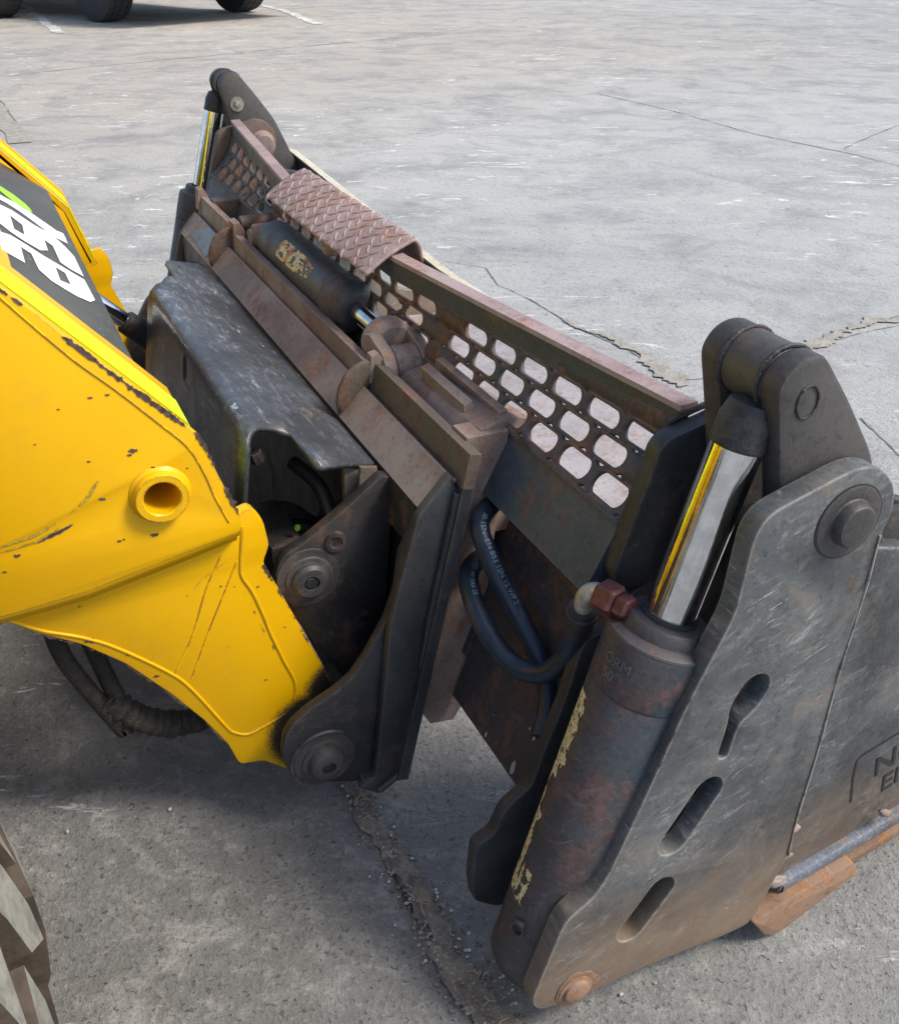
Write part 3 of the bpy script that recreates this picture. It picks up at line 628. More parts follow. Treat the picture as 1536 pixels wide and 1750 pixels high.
def slot_cell(bm, x0, x1, v0, v1, hole=True, hw=.021, hv=.1):
    nb = 24; cx, cv = (x0+x1)/2, (v0+v1)/2; outer_, inner_ = [], []
    for k in range(nb):
        a = 2*math.pi*k/nb+math.pi/nb; c_, s_ = math.cos(a), math.sin(a); m_ = max(abs(c_), abs(s_))
        outer_.append(guard(cx+c_/m_*(x1-x0)/2, cv+s_/m_*(v1-v0)/2))
        # rounded slot: superellipse-like stadium in panel units
        rr = hv*.103; st_ = hw-rr*.92
        px = c_*rr*.92+(st_ if c_ > 0 else -st_); pv = s_*hv
        inner_.append(guard(cx+px, cv+pv))
    ov = [bm.verts.new(p) for p in outer_]
    if hole:
        iv = [bm.verts.new(p) for p in inner_]
        for k in range(nb): bm.faces.new((ov[k], ov[(k+1) % nb], iv[(k+1) % nb], iv[k]))
    else: bm.faces.new(ov)
bm = bmesh.new(); PW = .0595
rows = [(.24, .48, 0), (.48, .72, .5), (.72, .95, 0)]
def grid_panel(bm, xa, xb, va, vb, nx, nv):
    V = [[bm.verts.new(guard(xa+(xb-xa)*i/nx, va+(vb-va)*j/nv)) for j in range(nv+1)] for i in range(nx+1)]
    for i in range(nx):
        for j in range(nv): bm.faces.new((V[i][j], V[i+1][j], V[i+1][j+1], V[i][j+1]))
grid_panel(bm, -.757, .757, 0, .24, 60, 2); grid_panel(bm, -.757, .757, .95, 1.0, 60, 1)
for v0, v1, off in rows:
    x = -.757; edges = []
    seq = []
    base = .395+PW*off*1.0
    k0 = math.floor((-.757-base)/PW)
    xs = [base+PW*k for k in range(k0, 40)]
    for a in xs:
        b = a+PW
        if b <= -.757 or a >= .757: continue
        aa, bb = max(a, -.757), min(b, .757); mid = (a+b)/2
        solid = (bb-aa) < PW*.97 or .315 < abs(mid) < .375 or .735 < abs(mid)
        slot_cell(bm, aa, bb, v0, v1, not solid, .0245, .090)
bmesh.ops.remove_doubles(bm, verts=bm.verts[:], dist=.0002)
gp = link('perforated_guard', from_bm(bm), M['mesh'], BK, 50, label='rusty sheet perforated with rows of rounded slots')
md = gp.modifiers.new('thick', 'SOLIDIFY'); md.thickness = .005; md.offset = 0
def rail_seg(xs, name):
    loops = []
    for x in xs:
        T = top_yz(x); loops.append([(T.x-.0045, T.y-.024), (T.x-.0045, T.y+.001), (T.x+.004, T.y+.001), (T.x+.003, T.y-.024)])
    bm = prism_x(loops, xs); bevel_bm(bm, .001, 1); r_ = link(name, from_bm(bm), M['face'], BK, 35)
    loops = []
    for x in xs:
        T = top_yz(x); loops.append([(T.x-.0065, T.y+.0005), (T.x-.006, T.y+.0055), (T.x+.012, T.y+.0060), (T.x+.012, T.y+.0005)])
    bm = prism_x(loops, xs); bevel_bm(bm, .002, 2); link('rail_flange', from_bm(bm), M['rail'], r_, 35); return r_
rail_seg([-.757, -.6, -.45, -TX], 'top_rail'); rail_seg([-TX, 0, TX], 'top_rail'); rail_seg([TX, .45, .6, .757], 'top_rail')
# checker plate step bent over the rail
tread = BK
fY, fZ = .482, .5345; rY, rZ = .417, .4985
XA, XB = -.215, .232
def tp(x, v):                                              # v: 0 rear lower edge ... 1 fold, 1..1.3 front flange
    if v <= 1: y = rY+(fY-rY)*v; z = rZ+(fZ-rZ)*v+.004*math.sin(v*math.pi)
    else: t = (v-1)/.3; y = fY+.010*math.sin(t*1.5); z = fZ-.026*t*t-.003*t
    e = .0022*noise.noise(Vector((x*45, v*3, 1)))+.0012*noise.noise(Vector((x*130, v*9, 4)))
    if v < .1: y += e*1.5; z -= abs(e)*.6
    return Vector((x + (.0018*noise.noise(Vector((v*20, x, 3))) if abs(x-XA) < .01 or abs(x-XB) < .01 else 0), y, z))
bm = bmesh.new(); nx, nv = 90, 26
V = [[bm.verts.new(tp(XA+(XB-XA)*i/nx, 1.3*j/nv)) for j in range(nv+1)] for i in range(nx+1)]
for i in range(nx):
    for j in range(nv): bm.faces.new((V[i][j], V[i+1][j], V[i+1][j+1], V[i][j+1]))
tr = link('tread_plate', from_bm(bm), M['rail'], BK, 60, label='rust pink checker plate step folded over the rail')
md = tr.modifiers.new('thick', 'SOLIDIFY'); md.thickness = .004; md.offset = 0
def lozenge(bm, x, v, ang, ln, w_, h):
    c = tp(x, v); ex = (tp(x+.004, v)-tp(x-.004, v)).normalized(); ev = (tp(x, min(v+.05, 1.3))-tp(x, v-.05)).normalized(); n_ = ex.cross(ev)
    if n_.z < 0: n_ = -n_
    d_ = ex*math.cos(ang)+ev*math.sin(ang); p_ = n_.cross(d_); prev = None; N = 7
    for k in range(N):
        t = -1+2*k/(N-1); ww = w_*(1-t*t)**.6+1e-5; q = c+d_*(ln*t)+p_*(.0016*(t*t)); hh = h*(1-t*t)**.7
        ring = [bm.verts.new(q+p_*ww+n_*.0018), bm.verts.new(q+p_*ww*.3+n_*(hh+.002)), bm.verts.new(q-p_*ww*.3+n_*(hh+.002)), bm.verts.new(q-p_*ww+n_*.0018)]
        if prev:
            for a in range(3): bm.faces.new((prev[a], prev[a+1], ring[a+1], ring[a]))
        prev = ring
bm = bmesh.new(); i = 0; stepx = .0215; stepv = .185
j = 0
vv = .05
while vv < 1.12:
    x = XA+.012+(stepx/2 if j % 2 else 0); i = 0
    while x < XB-.010:
        lozenge(bm, x, vv, R(38 if (i+j) % 2 else -38), .0100, .0012, .0014); x += stepx; i += 1
    vv += stepv/1.25; j += 1
link('tread_lug', from_bm(bm), M['rail'], tr, 60, kind='stuff')
bm = bmesh.new(); bmesh.ops.create_icosphere(bm, subdivisions=3, radius=.011)
for x in bm.verts: x.co = Vector((x.co.x*1.4, x.co.y, x.co.z))*(1+.4*noise.noise(x.co*90))+Vector((.03, .438, .478))
link('weld_blob', from_bm(bm), M['rust'], BK, 60)

# ---------------------------------------------------------------- hoses behind the near cheek
def at(u, v, X): return hx(u, v, X)
hose1 = [(.44, .462, .335), (.52, .460, .335), at(820, 890, .585), at(838, 955, .62), at(880, 1042, .65), at(918, 1118, .69), at(937, 1190, .72), at(925, 1260, .745)]
hose2 = [(.44, .455, .27), (.52, .450, .27), at(803, 975, .585), at(808, 1025, .63), at(838, 1090, .67), at(880, 1138, .70), at(930, 1150, .73), at(968, 1120, .752), at(985, 1075, .768), at(996, 1040, .778)]
h1 = tube('hydraulic_hose', hose1, .0103, M['hose'], BK, sub=10, n=18)
h2 = tube('hydraulic_hose', hose2, .0106, M['hose'], BK, sub=10, n=18)
ferr = at(985, 1075, .768); fe = at(1000, 1028, .782)
dd = (Vector(fe)-Vector(ferr)).normalized()
lathe('hose_ferrule', ferr, dd, [(0, .0135), (.022, .0135), (.023, .0145), (.027, .0145), (.028, .0125), (.034, .0125)], M['darkbolt'], BK, 24)
e1, e2, e3, e4 = Vector(ferr)+dd*.03, at(1001, 1018, .785), at(1017, 1011, .79), at(1030, 1018, .80)
tube('elbow_fitting', [e1, e2, e3, e4], .0085, M['zinc'], BK, sub=6)
nd = (at(1062, 1036, .82)-e4).normalized()
hexnut('rust_nut', e4-nd*.002, nd, .0155, .02, M['redrust'], BK)
hexnut('rust_nut', e4+nd*.019, nd, .012, .012, M['redrust'], BK)
# print on the hoses
def along_text(s_, P, k0, size, r, par, flip=False):
    Q = [Vector(p) for p in P]; L = [0]
    for a, b in zip(Q, Q[1:]): L.append(L[-1]+(b-a).length)
    def pos(l):
        for i in range(len(Q)-1):
            if l <= L[i+1] or i == len(Q)-2:
                t = (l-L[i])/(L[i+1]-L[i]); a = Q[max(i-1, 0)]; b = Q[i]; c = Q[i+1]; e = Q[min(i+2, len(Q)-1)]
                p = .5*((2*b)+(c-a)*t+(2*a-5*b+4*c-e)*t*t+(3*b-a-3*c+e)*t**3); return p
    me = text_mesh(s_, size, Matrix.Identity(4), 0); 
    for v in me.vertices:
        l = k0+v.co.x; p = pos(l); d_ = (pos(l+.002)-pos(l-.002)).normalized(); vw = (CAM-p); vw = (vw-d_*vw.dot(d_)).normalized(); t_ = vw.cross(d_)
        a = (v.co.y-size*.35)/r+.45; v.co = p+(vw*math.cos(a)+t_*math.sin(a))*(r+.0004)
    return link('hose_print', me, M['print'], par)
along_text('50-1SN  EN 853 1SN 12 WP 2', hose1, .165, .0078, .0103, h1)
along_text('HYD  WP MAX 28', hose2, .165, .0070, .0106, h2)
# embossed marks on the near gland
def barrel_text(s_, O, d, ref, r, h, a0, size, m, par):
    d = Vector(d).normalized(); ref = (Vector(ref)-d*Vector(ref).dot(d)).normalized(); t = d.cross(ref); me = text_mesh(s_, size, Matrix.Identity(4), .0003)
    for v in me.vertices:
        a = a0+v.co.x/r; v.co = O+d*(h+v.co.y)+(ref*math.cos(a)+t*math.sin(a))*(r+.0002+v.co.z)
    return link('embossed_letters', me, m, par)
barrel_text('NORM', O1, cdir, V1, .0466, -.041, R(-62), .013, M['emboss'], BK)
barrel_text('50', O1, cdir, V1, .0466, -.055, R(-46), .013, M['emboss'], BK)

# ================================================================== THE TILT COUPLER between loader and bucket
CP = thing('tilt_coupler', 'rusty quick coupler frame with horizontal tilt cylinder lying between loader and bucket', 'coupler', (0, .3, GZ))
LIP, CRE, WT, WB = (.340, .364), (.372, .398), (.388, .424), (.300, .020)
def plane_hit(u, v, P, Q):                                   # plane parallel to X through P and Q (YZ)
    P3 = Vector((0, *P)); q = Vector((0, *Q))-P3; n_ = Vector((1, 0, 0)).cross(q); d = ray(u, v); k = (P3-CAM).dot(n_)/d.dot(n_); H = CAM+d*k
    return H.x, (H-P3).dot(q)/q.dot(q)
wd = (Vector(WT)-Vector(WB)).normalized(); wn = Vector((wd.y, -wd.x))      # wn points forward (+Y)
def wall_sec(top, bottom, th=.013): a, b = Vector(top), Vector(bottom); return [tuple(a), tuple(b), tuple(b+wn*th), tuple(a+wn*th)]
def px_part(name, loops, xs, m, par, bv=.0025, **k):
    bm = prism_x(loops, xs); bevel_bm(bm, bv); return link(name, from_bm(bm), m, par, 35, **k)
mid_top = (.380, .410)
px_part('frame_wall', [wall_sec((.3825, .4195), (.330, .16))]*2, [-.305, .312], M['rust'], CP)
wsp = Vector(WT).lerp(Vector(WB), .09)
px_part('frame_wall', [wall_sec(WT, wsp)]*2, [.322, .588], M['rustd'], CP, .003)
px_part('frame_leg', [wall_sec(wsp, WB)]*2, [.322, .588], M['dark'], CP, .003, label='black lower leg of the coupler wall')
px_part('frame_wall', [wall_sec((.330, .16), (.300, .02))]*2, [-.588, .285], M['hitch'], CP, .003)
px_part('frame_wall', [wall_sec(WT, (.33, .16))]*2, [-.588, -.314], M['rust'], CP, .004)
# trough floor
fd = (Vector(LIP)-Vector(CRE)).normalized(); fn = Vector((-fd.y, fd.x)); 
if fn.y > 0: fn = -fn
px_part('trough_floor', [[LIP, CRE, tuple(Vector(CRE)+fn*.012), tuple(Vector(LIP)+fn*.012)]]*2, [-.572, .572], M['rust'], CP, .002)
px_part('trough_skirt', [[(LIP[0]+.001, LIP[1]-.001), (LIP[0]-.004, LIP[1]-.055), (LIP[0]+.008, LIP[1]-.06), (LIP[0]+.013, LIP[1]-.008)]]*2, [-.572, .556], M['hitch'], CP, .002)
gus = [LIP, (.338, .382), (.3415, .399), (.351, .4150), (.364, .4245), (.377, .4285), (.388, .428), (.390, .42), (.376, .39)]
for x in (.325, -.326): plate('gusset', round_poly(gus, .003), x-.0045, x+.0045, M['rustd'], CP, .003)
for x0, x1, z in ((.316, .330, .434), (-.345, -.31, .436), (-.600, -.575, .437)):
    px_part('wall_ear', [[(.380, .40), (.3835, z), (.393, z+.002), (.401, z-.012), (.398, .40)]]*2, [x0, x1], M['rust'], CP, .003)
# end plate, traced on its own plane
ep = yz(.575, (719, 874), (770, 810), (781, 838), (758, 948), (729, 1078), (707, 1240), (695, 1312), (648, 1356), (612, 1346), (641, 1325), (667, 1058), (712, 886))
plate('end_plate', round_poly(ep, .004, 3), .563, .577, M['dark'], CP, .003, label='long black end plate of the coupler facing the camera')
plate('end_plate', round_poly(ep, .004, 3), -.577, -.563, M['rustd'], CP, .003)
seam2 = [(.580, *p) for p in yz(.580, (782, 842), (759, 948), (731, 1078), (708, 1240), (694, 1306), (648, 1350))]
tube('weld_bead', seam2, .0045, M['dark'], CP, sub=6, n=8, rfun=lambda t: .0045+.0008*noise.noise(Vector((t*40, 1, 5))))
px_part('coupler_foot', [[(.292, .004), (.268, .012), (.262, .022), (.300, .03), (.312, .024)]]*2, [.535, .574], M['dark'], CP, .004)
# bare, scuffed patch on the far trough floor
xs_ = [plane_hit(*q, LIP, CRE) for q in ((327, 400), (357, 388), (379, 409), (353, 441))]
bm = bmesh.new(); fo = -fn*.0012
bm.faces.new([bm.verts.new((x, *(Vector(LIP)+(Vector(CRE)-Vector(LIP))*min(t, 1)+fo))) for x, t in xs_]); link('bare_patch', from_bm(bm), M['bare'], CP, label='bare scuffed steel patch in the far end of the trough')
# tilt cylinder
AX = Vector((0, .4300, .4265)); X_ = Vector((1, 0, 0))
def ax(x): return Vector((x, AX.y, AX.z))
tc = lathe('tilt_cylinder_barrel', ax(-.232), X_, [(0, .012), (.001, .024), (.010, .032), (.03, .0345), (.330, .0345), (.332, .0365), (.366, .0365), (.372, .035), (.383, .028), (.386, .022), (.387, .015)], M['barrel'], CP, 56)
tr_ = lathe('tilt_rod', ax(.165), X_, [(0, .0135), (.078, .0135)], M['chrome'], CP, 40)
lathe('cylinder_eye', ax(-.225)+Vector((-.028, -.030, 0)), (0, 1, 0), [(0, .018), (.003, .021), (.057, .021), (.06, .018)], M['rust'], CP, 32)
lathe('eye_collar', ax(-.253)+Vector((0, -.036, 0)), (0, 1, 0), [(0, .014), (.006, .014)], M['rust'], CP, 28)
def y_plate(name, pts, y0, y1, m, par, bv=.002, **k):        # outline in X-Z, thickness along Y
    me = plate_mesh(pts, 0, abs(y1-y0), bv, (), Matrix(((1, 0, 0, 0), (0, 0, 1, (y0+y1)/2), (0, 1, 0, 0), (0, 0, 0, 1))))
    return link(name, me, m, par, 35, **k)
cc = Vector((.314, .4085))
clev = [(.285, .444), (.268, .438), (.260, .422), (.264, .396)] + [(cc.x+.028*math.cos(t), cc.y+.028*math.sin(t)) for t in [R(a) for a in (-110, -90, -70, -50, -30, -10, 10, 30, 50, 70, 88)]]
y_plate('clevis', clev, .397, .4135, M['rust'], CP, .0035)
y_plate('clevis', clev, .4455, .462, M['rust'], CP, .0035)
lathe('clevis_yoke', (.2435, .4300, .4205), X_, [(0, .016), (.002, .024), (.008, .0310), (.016, .0335), (.034, .0335), (.044, .028), (.045, .0)], M['rust'], CP, 48, 30)
lathe('clevis_lug', (cc.x, .4145, cc.y), (0, 1, 0), [(0, .024), (.002, .026), (.0295, .026), (.031, .024)], M['rust'], CP, 36)
lathe('clevis_pin', (cc.x, .388, cc.y-.002), (0, 1, 0), [(0, .0105), (.002, .0125), (.004, .0115), (.005, .0145), (.010, .0145)], M['rust'], CP, 32)
px_part('lug_stem', [[(.415, .36), (.415, .412), (.442, .412), (.442, .36)]]*2, [.29, .335], M['rustd'], CP, .003)
# pivot head and column
def px_poly(name, pts, y0, y1, m, **k): return y_plate(name, pts, y0, y1, m, CP, .003, **k)
px_part('pivot_head', [[(.410, .30), (.410, .404), (.420, .414), (.452, .420), (.478, .412), (.484, .30)], [(.410, .30), (.410, .414), (.420, .427), (.452, .436), (.478, .428), (.484, .30)]], [.345, .548], M['rust'], CP, .006)
px_part('pivot_rib', [[(.424, .420), (.423, .434), (.432, .438), (.436, .428)]]*2, [.385, .50], M['rust'], CP, .003)
px_part('pivot_rib', [[(.446, .425), (.446, .437), (.4555, .438), (.458, .43)]]*2, [.375, .535], M['rust'], CP, .003)
px_part('pivot_column', [[(.400, .425), (.335, .10), (.355, .06), (.385, .055), (.412, .10), (.447, .425)]]*2, [.522, .556], M['rust'], CP, .004, label='rusty vertical pivot column beside the black end plate')
px_part('pivot_column', [[(.400, .425), (.335, .10), (.355, .06), (.385, .055), (.412, .10), (.447, .425)]]*2, [-.556, -.522], M['rustd'], CP, .004)
for lo, hi in (((-.36, .405, .37), (-.315, .470, .418)), ((-.305, .445, .37), (-.285, .478, .43)), ((-.40, .42, .36), (-.37, .47, .41)), ((-.31, .40, .385), (-.20, .409, .40))):
    box('far_lug', lo, hi, M['rust'], CP, .004)
lathe('lug_pin', (-.335, .40, .43), (0, 1, 0), [(0, .012), (.07, .012)], M['rustd'], CP, 20)
def keep_top(a, h): return (nz(a*5, h*9, 2) > -.22) and (.06 < a < .92-.5*max(0, h-.62)) and (h < .66 or nz(a*7, h*12, 6) > -.05)
VT = CAM-ax(0)
barrel_patch('worn_sticker', ax(-.225), X_, VT, .0348, R(-20), R(36), .115, .262, keep_top, M['sticker2'], CP, 40, 110)

# ================================================================== THE LOADER
LD = thing('compact_loader', 'yellow compact wheel loader with neon striped boom and black decal', 'loader', (0, -.6, GZ))
def pchain(*p): return list(p)
RIM = [(.003, .629), (.023, .607), (.05, .573), (.087, .531), (.140, .470), (.153, .424), (.170, .370)]
up_out = [(-.62, 1.33), (-.45, 1.165)] + RIM + [(.166, .360), (.102, .349), (.017, .333), (-.061, .327), (-.12, .37), (-.50, .93), (-.72, 1.10), (-1.5, 1.12), (-1.5, 1.30), (-.8, 1.33)]
bc = yz(.542, (278, 853))[0]
nb_ = plate('boom_side', round_poly(up_out, .004, 2), .518, .532, M['yellow'], LD, .002, [circ(bc, .0215, 32)], label='yellow near boom side plate with chipped rim and boss')
plate('boom_side', round_poly(up_out, .004, 2), -.532, -.518, M['yellow'], LD, .002)
# top flanges (follow the rim), inner walls
FL = [(-.72, 1.30), (-.62, 1.31), (-.45, 1.161), (.0, .628), (.05, .570), (.105, .506), (.137, .468), (.150, .424), (.166, .372)]
def ribbon(name, xa, xb, line, off, th, m, par, **k):
    L_ = []; N = len(line)
    for i, p in enumerate(line):
        d = (Vector(line[min(i+1, N-1)])-Vector(line[max(i-1, 0)])).normalized(); n_ = Vector((-d.y, d.x)); 
        if n_.y < 0 and abs(n_.y) > .2: n_ = -n_
        if n_.x < 0: n_ = -n_
        L_.append((Vector(p)+n_*off, Vector(p)+n_*(off-th)))
    poly = [tuple(a) for a, b in L_]+[tuple(b) for a, b in L_[::-1]]
    bm = prism_x([poly]*2, [xa, xb]); return link(name, from_bm(bm), m, par, 30, **k)
for s in (1, -1):
    fo_ = ribbon('boom_flange', s*.400, s*.519, FL, -.001, .010, M['yellow'], LD)
    ribbon('neon_stripe', s*.437, s*.494, FL, .0006, .001, M['neon'], fo_)
    inner = [(-.62, 1.29), (-.45, 1.15), (.05, .562), (.105, .497), (.130, .462), (.143, .42), (.158, .375), (.10, .36), (-.05, .40), (-.5, .98), (-.72, 1.15)]
    plate('boom_inner_wall', inner, s*.400, s*.410, M['yellow'], LD, .001)
# recessed cover with decal
CF, CB = Vector((.108, .4995)), Vector((.047, .5485)); cdv = (CB-CF).normalized()
cov_end = CF+(Vector((-.50, 1.12))-CF).normalized()*.95
cdv = (Vector((.0, .600))-CF).normalized() if False else (CB-CF).normalized()
cdn = Vector((-cdv.y, cdv.x)); 
if cdn.y < 0: cdn = -cdn
def cpt(s_, off=0): return CF+cdv*s_+cdn*off
cov = px_part('boom_cover', [[tuple(cpt(0, 0)), tuple(cpt(.11, 0)), (-.45, 1.09), (-.46, 1.08), tuple(cpt(.11, -.008)), tuple(cpt(0, -.006))]]*2, [-.399, .399], M['yellow'], LD, .001)
def decal_poly(name, pts, off, m, hole=None):
    """outline given by sight lines on the real cover plane"""
    P_ = []; 
    for u, v in pts:
        x, t = plane_hit(u, v, tuple(cpt(0)), tuple(cpt(1))); x = max(-.398, min(.398, x)); P_.append((x, t))
    H_ = []
    if hole:
        for u, v in hole: H_.append(plane_hit(u, v, tuple(cpt(0)), tuple(cpt(1))))
    o0 = cpt(0, off); mt = Matrix(((1, 0, 0, 0), (0, cdv.x, cdn.x, o0.x), (0, cdv.y, cdn.y, o0.y), (0, 0, 0, 1)))
    return link(name, plate_mesh(P_, 0, .0004, .0001, [H_] if hole else (), mt), m, cov)
def z6(pts): return [(x*.1829, 280+y*.1829) for x, y in pts]
dk = bmesh.new()
o1 = [Vector((x, *cpt(t, .0008))) for x, t in ((-.396, .001), (.396, .001), (.396, .30), (-.396, .30))]
dk.faces.new([dk.verts.new(p) for p in o1]); link('decal_sheet', from_bm(dk), M['decalk'], cov, label='black decal sheet with white slanted letters')
decal_poly('decal_letter', z6([(-300, 130), (0, 300), (190, 400), (420, 560), (605, 690), (630, 755), (500, 690), (280, 525), (190, 460), (60, 375), (-300, 190)]), .0016, M['decalw'])
decal_poly('decal_letter', z6([(-300, 255), (0, 392), (105, 442), (320, 585), (480, 668), (600, 780), (690, 875), (778, 1062), (665, 1000), (560, 930), (490, 775), (410, 718), (445, 820), (375, 818), (230, 735), (100, 648), (0, 570), (-300, 400)]), .0016, M['decalw'], z6([(90, 490), (205, 580), (225, 675), (130, 620)]))
decal_poly('decal_letter', z6([(-300, 490), (0, 645), (90, 675), (240, 765), (390, 862), (560, 962), (785, 1095), (885, 1285), (840, 1302), (720, 1250), (600, 1180), (480, 1105), (360, 1000), (290, 850), (190, 785), (232, 938), (0, 805), (-300, 640)]), .0016, M['decalw'], z6([(515, 975), (605, 1030), (655, 1140), (560, 1100)]))
decal_poly('decal_mark', z6([(535, 635), (590, 662), (600, 682), (545, 655)]), .0016, M['decalw'])
decal_poly('decal_swoosh', z6([(-200, 110), (0, 218), (120, 295), (230, 380), (280, 430), (302, 466), (240, 440), (150, 382), (0, 262), (-200, 160)]), .0016, M['decalg'])
# lower arm plates (behind the crease)
low_out = yz(.510, (60, 1082), (140, 1102), (215, 1135), (290, 1185), (350, 1232), (382, 1265), (390, 1272), (410, 1307), (450, 1300), (483, 1312), (540, 1335), (600, 1240), (578, 1182), (530, 1100), (490, 1030), (450, 962), (461, 932), (450, 890), (428, 868), (405, 880))
low_out = [(-.063, .313)] + low_out + [(.12, .40), (-.04, .40)]
for s in (1, -1): plate('lower_arm', round_poly(low_out, .005, 2), s*.494, s*.510, M['yellow'], LD, .002)
# folded crease between upper and lower plate
crl = [(-.064, .326), (.017, .331), (.102, .347), (.166, .360)]
for s in (1, -1):
    bm = bmesh.new(); pr = None
    for y, z in crl:
        ring = [bm.verts.new((s*x, y, z+dz)) for x, dz in ((.531, .004), (.5305, -.001), (.526, -.006), (.519, -.011), (.513, -.015), (.5105, -.020), (.505, -.022), (.505, .004))]
        if pr:
            for k in range(len(ring)): bm.faces.new((pr[k], pr[(k+1) % 8], ring[(k+1) % 8], ring[k]))
        else: bm.faces.new(ring)
        pr = ring
    bm.faces.new(pr); link('boom_crease', from_bm(bm), M['yellow'], LD, 60)
# soft weld ridges and pressed outline on the lower plate
def ridge(pts, r, X=.5105, par=None, m='yellow'): return tube('weld_ridge', [(X-r*.45, *p) for p in yz(X, *pts)], r, M[m], par or LD, sub=6, n=8)
ridge([(415, 900), (412, 960), (414, 985), (432, 1012), (450, 1050), (463, 1082), (486, 1130), (505, 1168), (500, 1205), (485, 1222), (455, 1240), (425, 1255), (400, 1252), (385, 1240), (330, 1180), (290, 1150), (200, 1108), (140, 1090), (70, 1078), (10, 1058)], .0020)
ridge([(300, 1150), (330, 1085), (352, 1010), (378, 950)], .0012); ridge([(328, 1160), (355, 1085), (385, 1010), (405, 960)], .0010)
ridge([(-20, 490), (60, 560), (130, 618), (200, 668), (270, 722), (322, 765), (350, 810), (368, 850), (392, 893)], .0010, .5325)
# boss with through hole
bc = yz(.542, (278, 853))[0]
bm = bmesh.new()
def ringed(prof, n=48):
    bm = bmesh.new(); rs = []
    for x, r in prof: rs.append([bm.verts.new((x, bc[0]+r*math.cos(2*math.pi*k/n), bc[1]+r*math.sin(2*math.pi*k/n))) for k in range(n)])
    for i in range(len(rs)):
        a, b = rs[i], rs[(i+1) % len(rs)]
        for k in range(n): bm.faces.new((a[k], a[(k+1) % n], b[(k+1) % n], b[k]))
    return from_bm(bm)
link('boss', ringed([(.531, .0300), (.5335, .0272), (.5355, .0255), (.5410, .0250), (.5425, .0238), (.5425, .0178), (.541, .0165), (.47, .0165), (.47, .0200), (.531, .0200)]), M['yellow'], LD, 35, label='round yellow boss with a through hole')
lathe('bore_dark_disc', (.4655, *bc), (1, 0, 0), [(0, .0190), (.004, .0190)], M['under'], LD, 32)  # black disc closing the bore, painting the dark inside
# paint chips along rim and faces
def chips(name, line, X, w_, m, par, seed, cov_=.0, dens=1.0):
    bm = bmesh.new(); P_ = [Vector(p) for p in line]; st = .0012; i = 0
    for a, b in zip(P_, P_[1:]):
        n = max(1, int((b-a).length/st)); d = (b-a).normalized(); nn = Vector((-d.y, d.x))
        for k in range(n):
            q = a.lerp(b, k/n); q2 = a.lerp(b, (k+1)/n); g = nz(q.x*22, q.y*22, seed)+.25*nz(q.x*160, q.y*160, seed+3)
            if g > cov_:
                h = w_*min(1.2, (g-cov_)*3)*(.7+.5*noise.noise(Vector((q.x*300, q.y*300, seed)))); o_ = nn*(w_*.2*noise.noise(Vector((q.x*200, q.y*200, seed+8))))
                bm.faces.new([bm.verts.new((X, *(q+o_-nn*h*.5))), bm.verts.new((X, *(q2+o_-nn*h*.5))), bm.verts.new((X, *(q2+o_+nn*h*.5))), bm.verts.new((X, *(q+o_+nn*h*.5)))])
    return link(name, from_bm(bm), m, par, kind='stuff')
chips('paint_chip', yz(.5326, (-10, 487), (55, 533), (100, 570), (130, 592), (221, 660), (300, 716), (336, 742), (352, 765), (375, 815), (412, 885)), .5326, .0052, M['chip'], nb_, 2, -.30)
chips('paint_chip', yz(.5326, (15, 945), (60, 930), (105, 908), (145, 885)), .5326, .0042, M['chip'], nb_, 5, -.05)
chips('paint_chip', yz(.5104, (418, 1010), (432, 1038), (448, 1072), (470, 1110)), .5108, .0022, M['chip'], LD, 7, .0)
chips('paint_chip', yz(.5104, (450, 965), (490, 1032), (530, 1103), (572, 1178)), .5106, .0036, M['chip'], LD, 8, .02)
chips('paint_chip', yz(.5104, (70, 1085), (140, 1103), (215, 1136), (290, 1186), (350, 1233), (390, 1275), (408, 1304)), .5106, .003, M['chip'], LD, 12, .05)
chips('paint_scuff', yz(.5326, (-10, 938), (60, 915), (110, 886), (150, 852), (168, 822)), .5329, .0030, M['scuff'], nb_, 15, -.22)
chips('paint_scuff', yz(.5326, (-10, 948), (62, 926), (114, 896), (154, 862)), .5329, .0016, M['scuff'], nb_, 17, -.15)
chips('paint_scuff', yz(.5104, (250, 1150), (290, 1060), (345, 990), (400, 950)), .5109, .0007, M['scuff'], LD, 18, .0)
pts = []
def blot(u, v, r, seed, X=.5326, par=None):
    c = yz(X, (u, v))[0]; bm = bmesh.new(); n = 18; vs = []
    for k in range(n):
        a = 2*math.pi*k/n; rr = .75*r*(1+.9*noise.noise(Vector((math.cos(a)*2, math.sin(a)*2, seed)))); vs.append(bm.verts.new((X, c[0]+rr*1.4*math.cos(a+.3), c[1]+rr*.7*math.sin(a))))
    bm.faces.new(vs); return vs, bm
bm_all = bmesh.new()
for i, (u, v, r) in enumerate([(228, 770, .004), (222, 778, .002), (265, 914, .0035), (152, 789, .0015), (175, 853, .003), (205, 925, .002), (212, 922, .0015), (184, 675, .0018), (262, 799, .0018), (155, 680, .002), (8, 978, .002), (30, 950, .003), (100, 700, .0012), (60, 760, .001), (320, 800, .0012)]):
    vs, b2 = blot(u, v, r, i); co = [x.co.copy() for x in vs]; b2.free(); bm_all.faces.new([bm_all.verts.new(c) for c in co])
link('paint_chip', from_bm(bm_all), M['chip'], nb_, kind='stuff')
bm_all = bmesh.new()
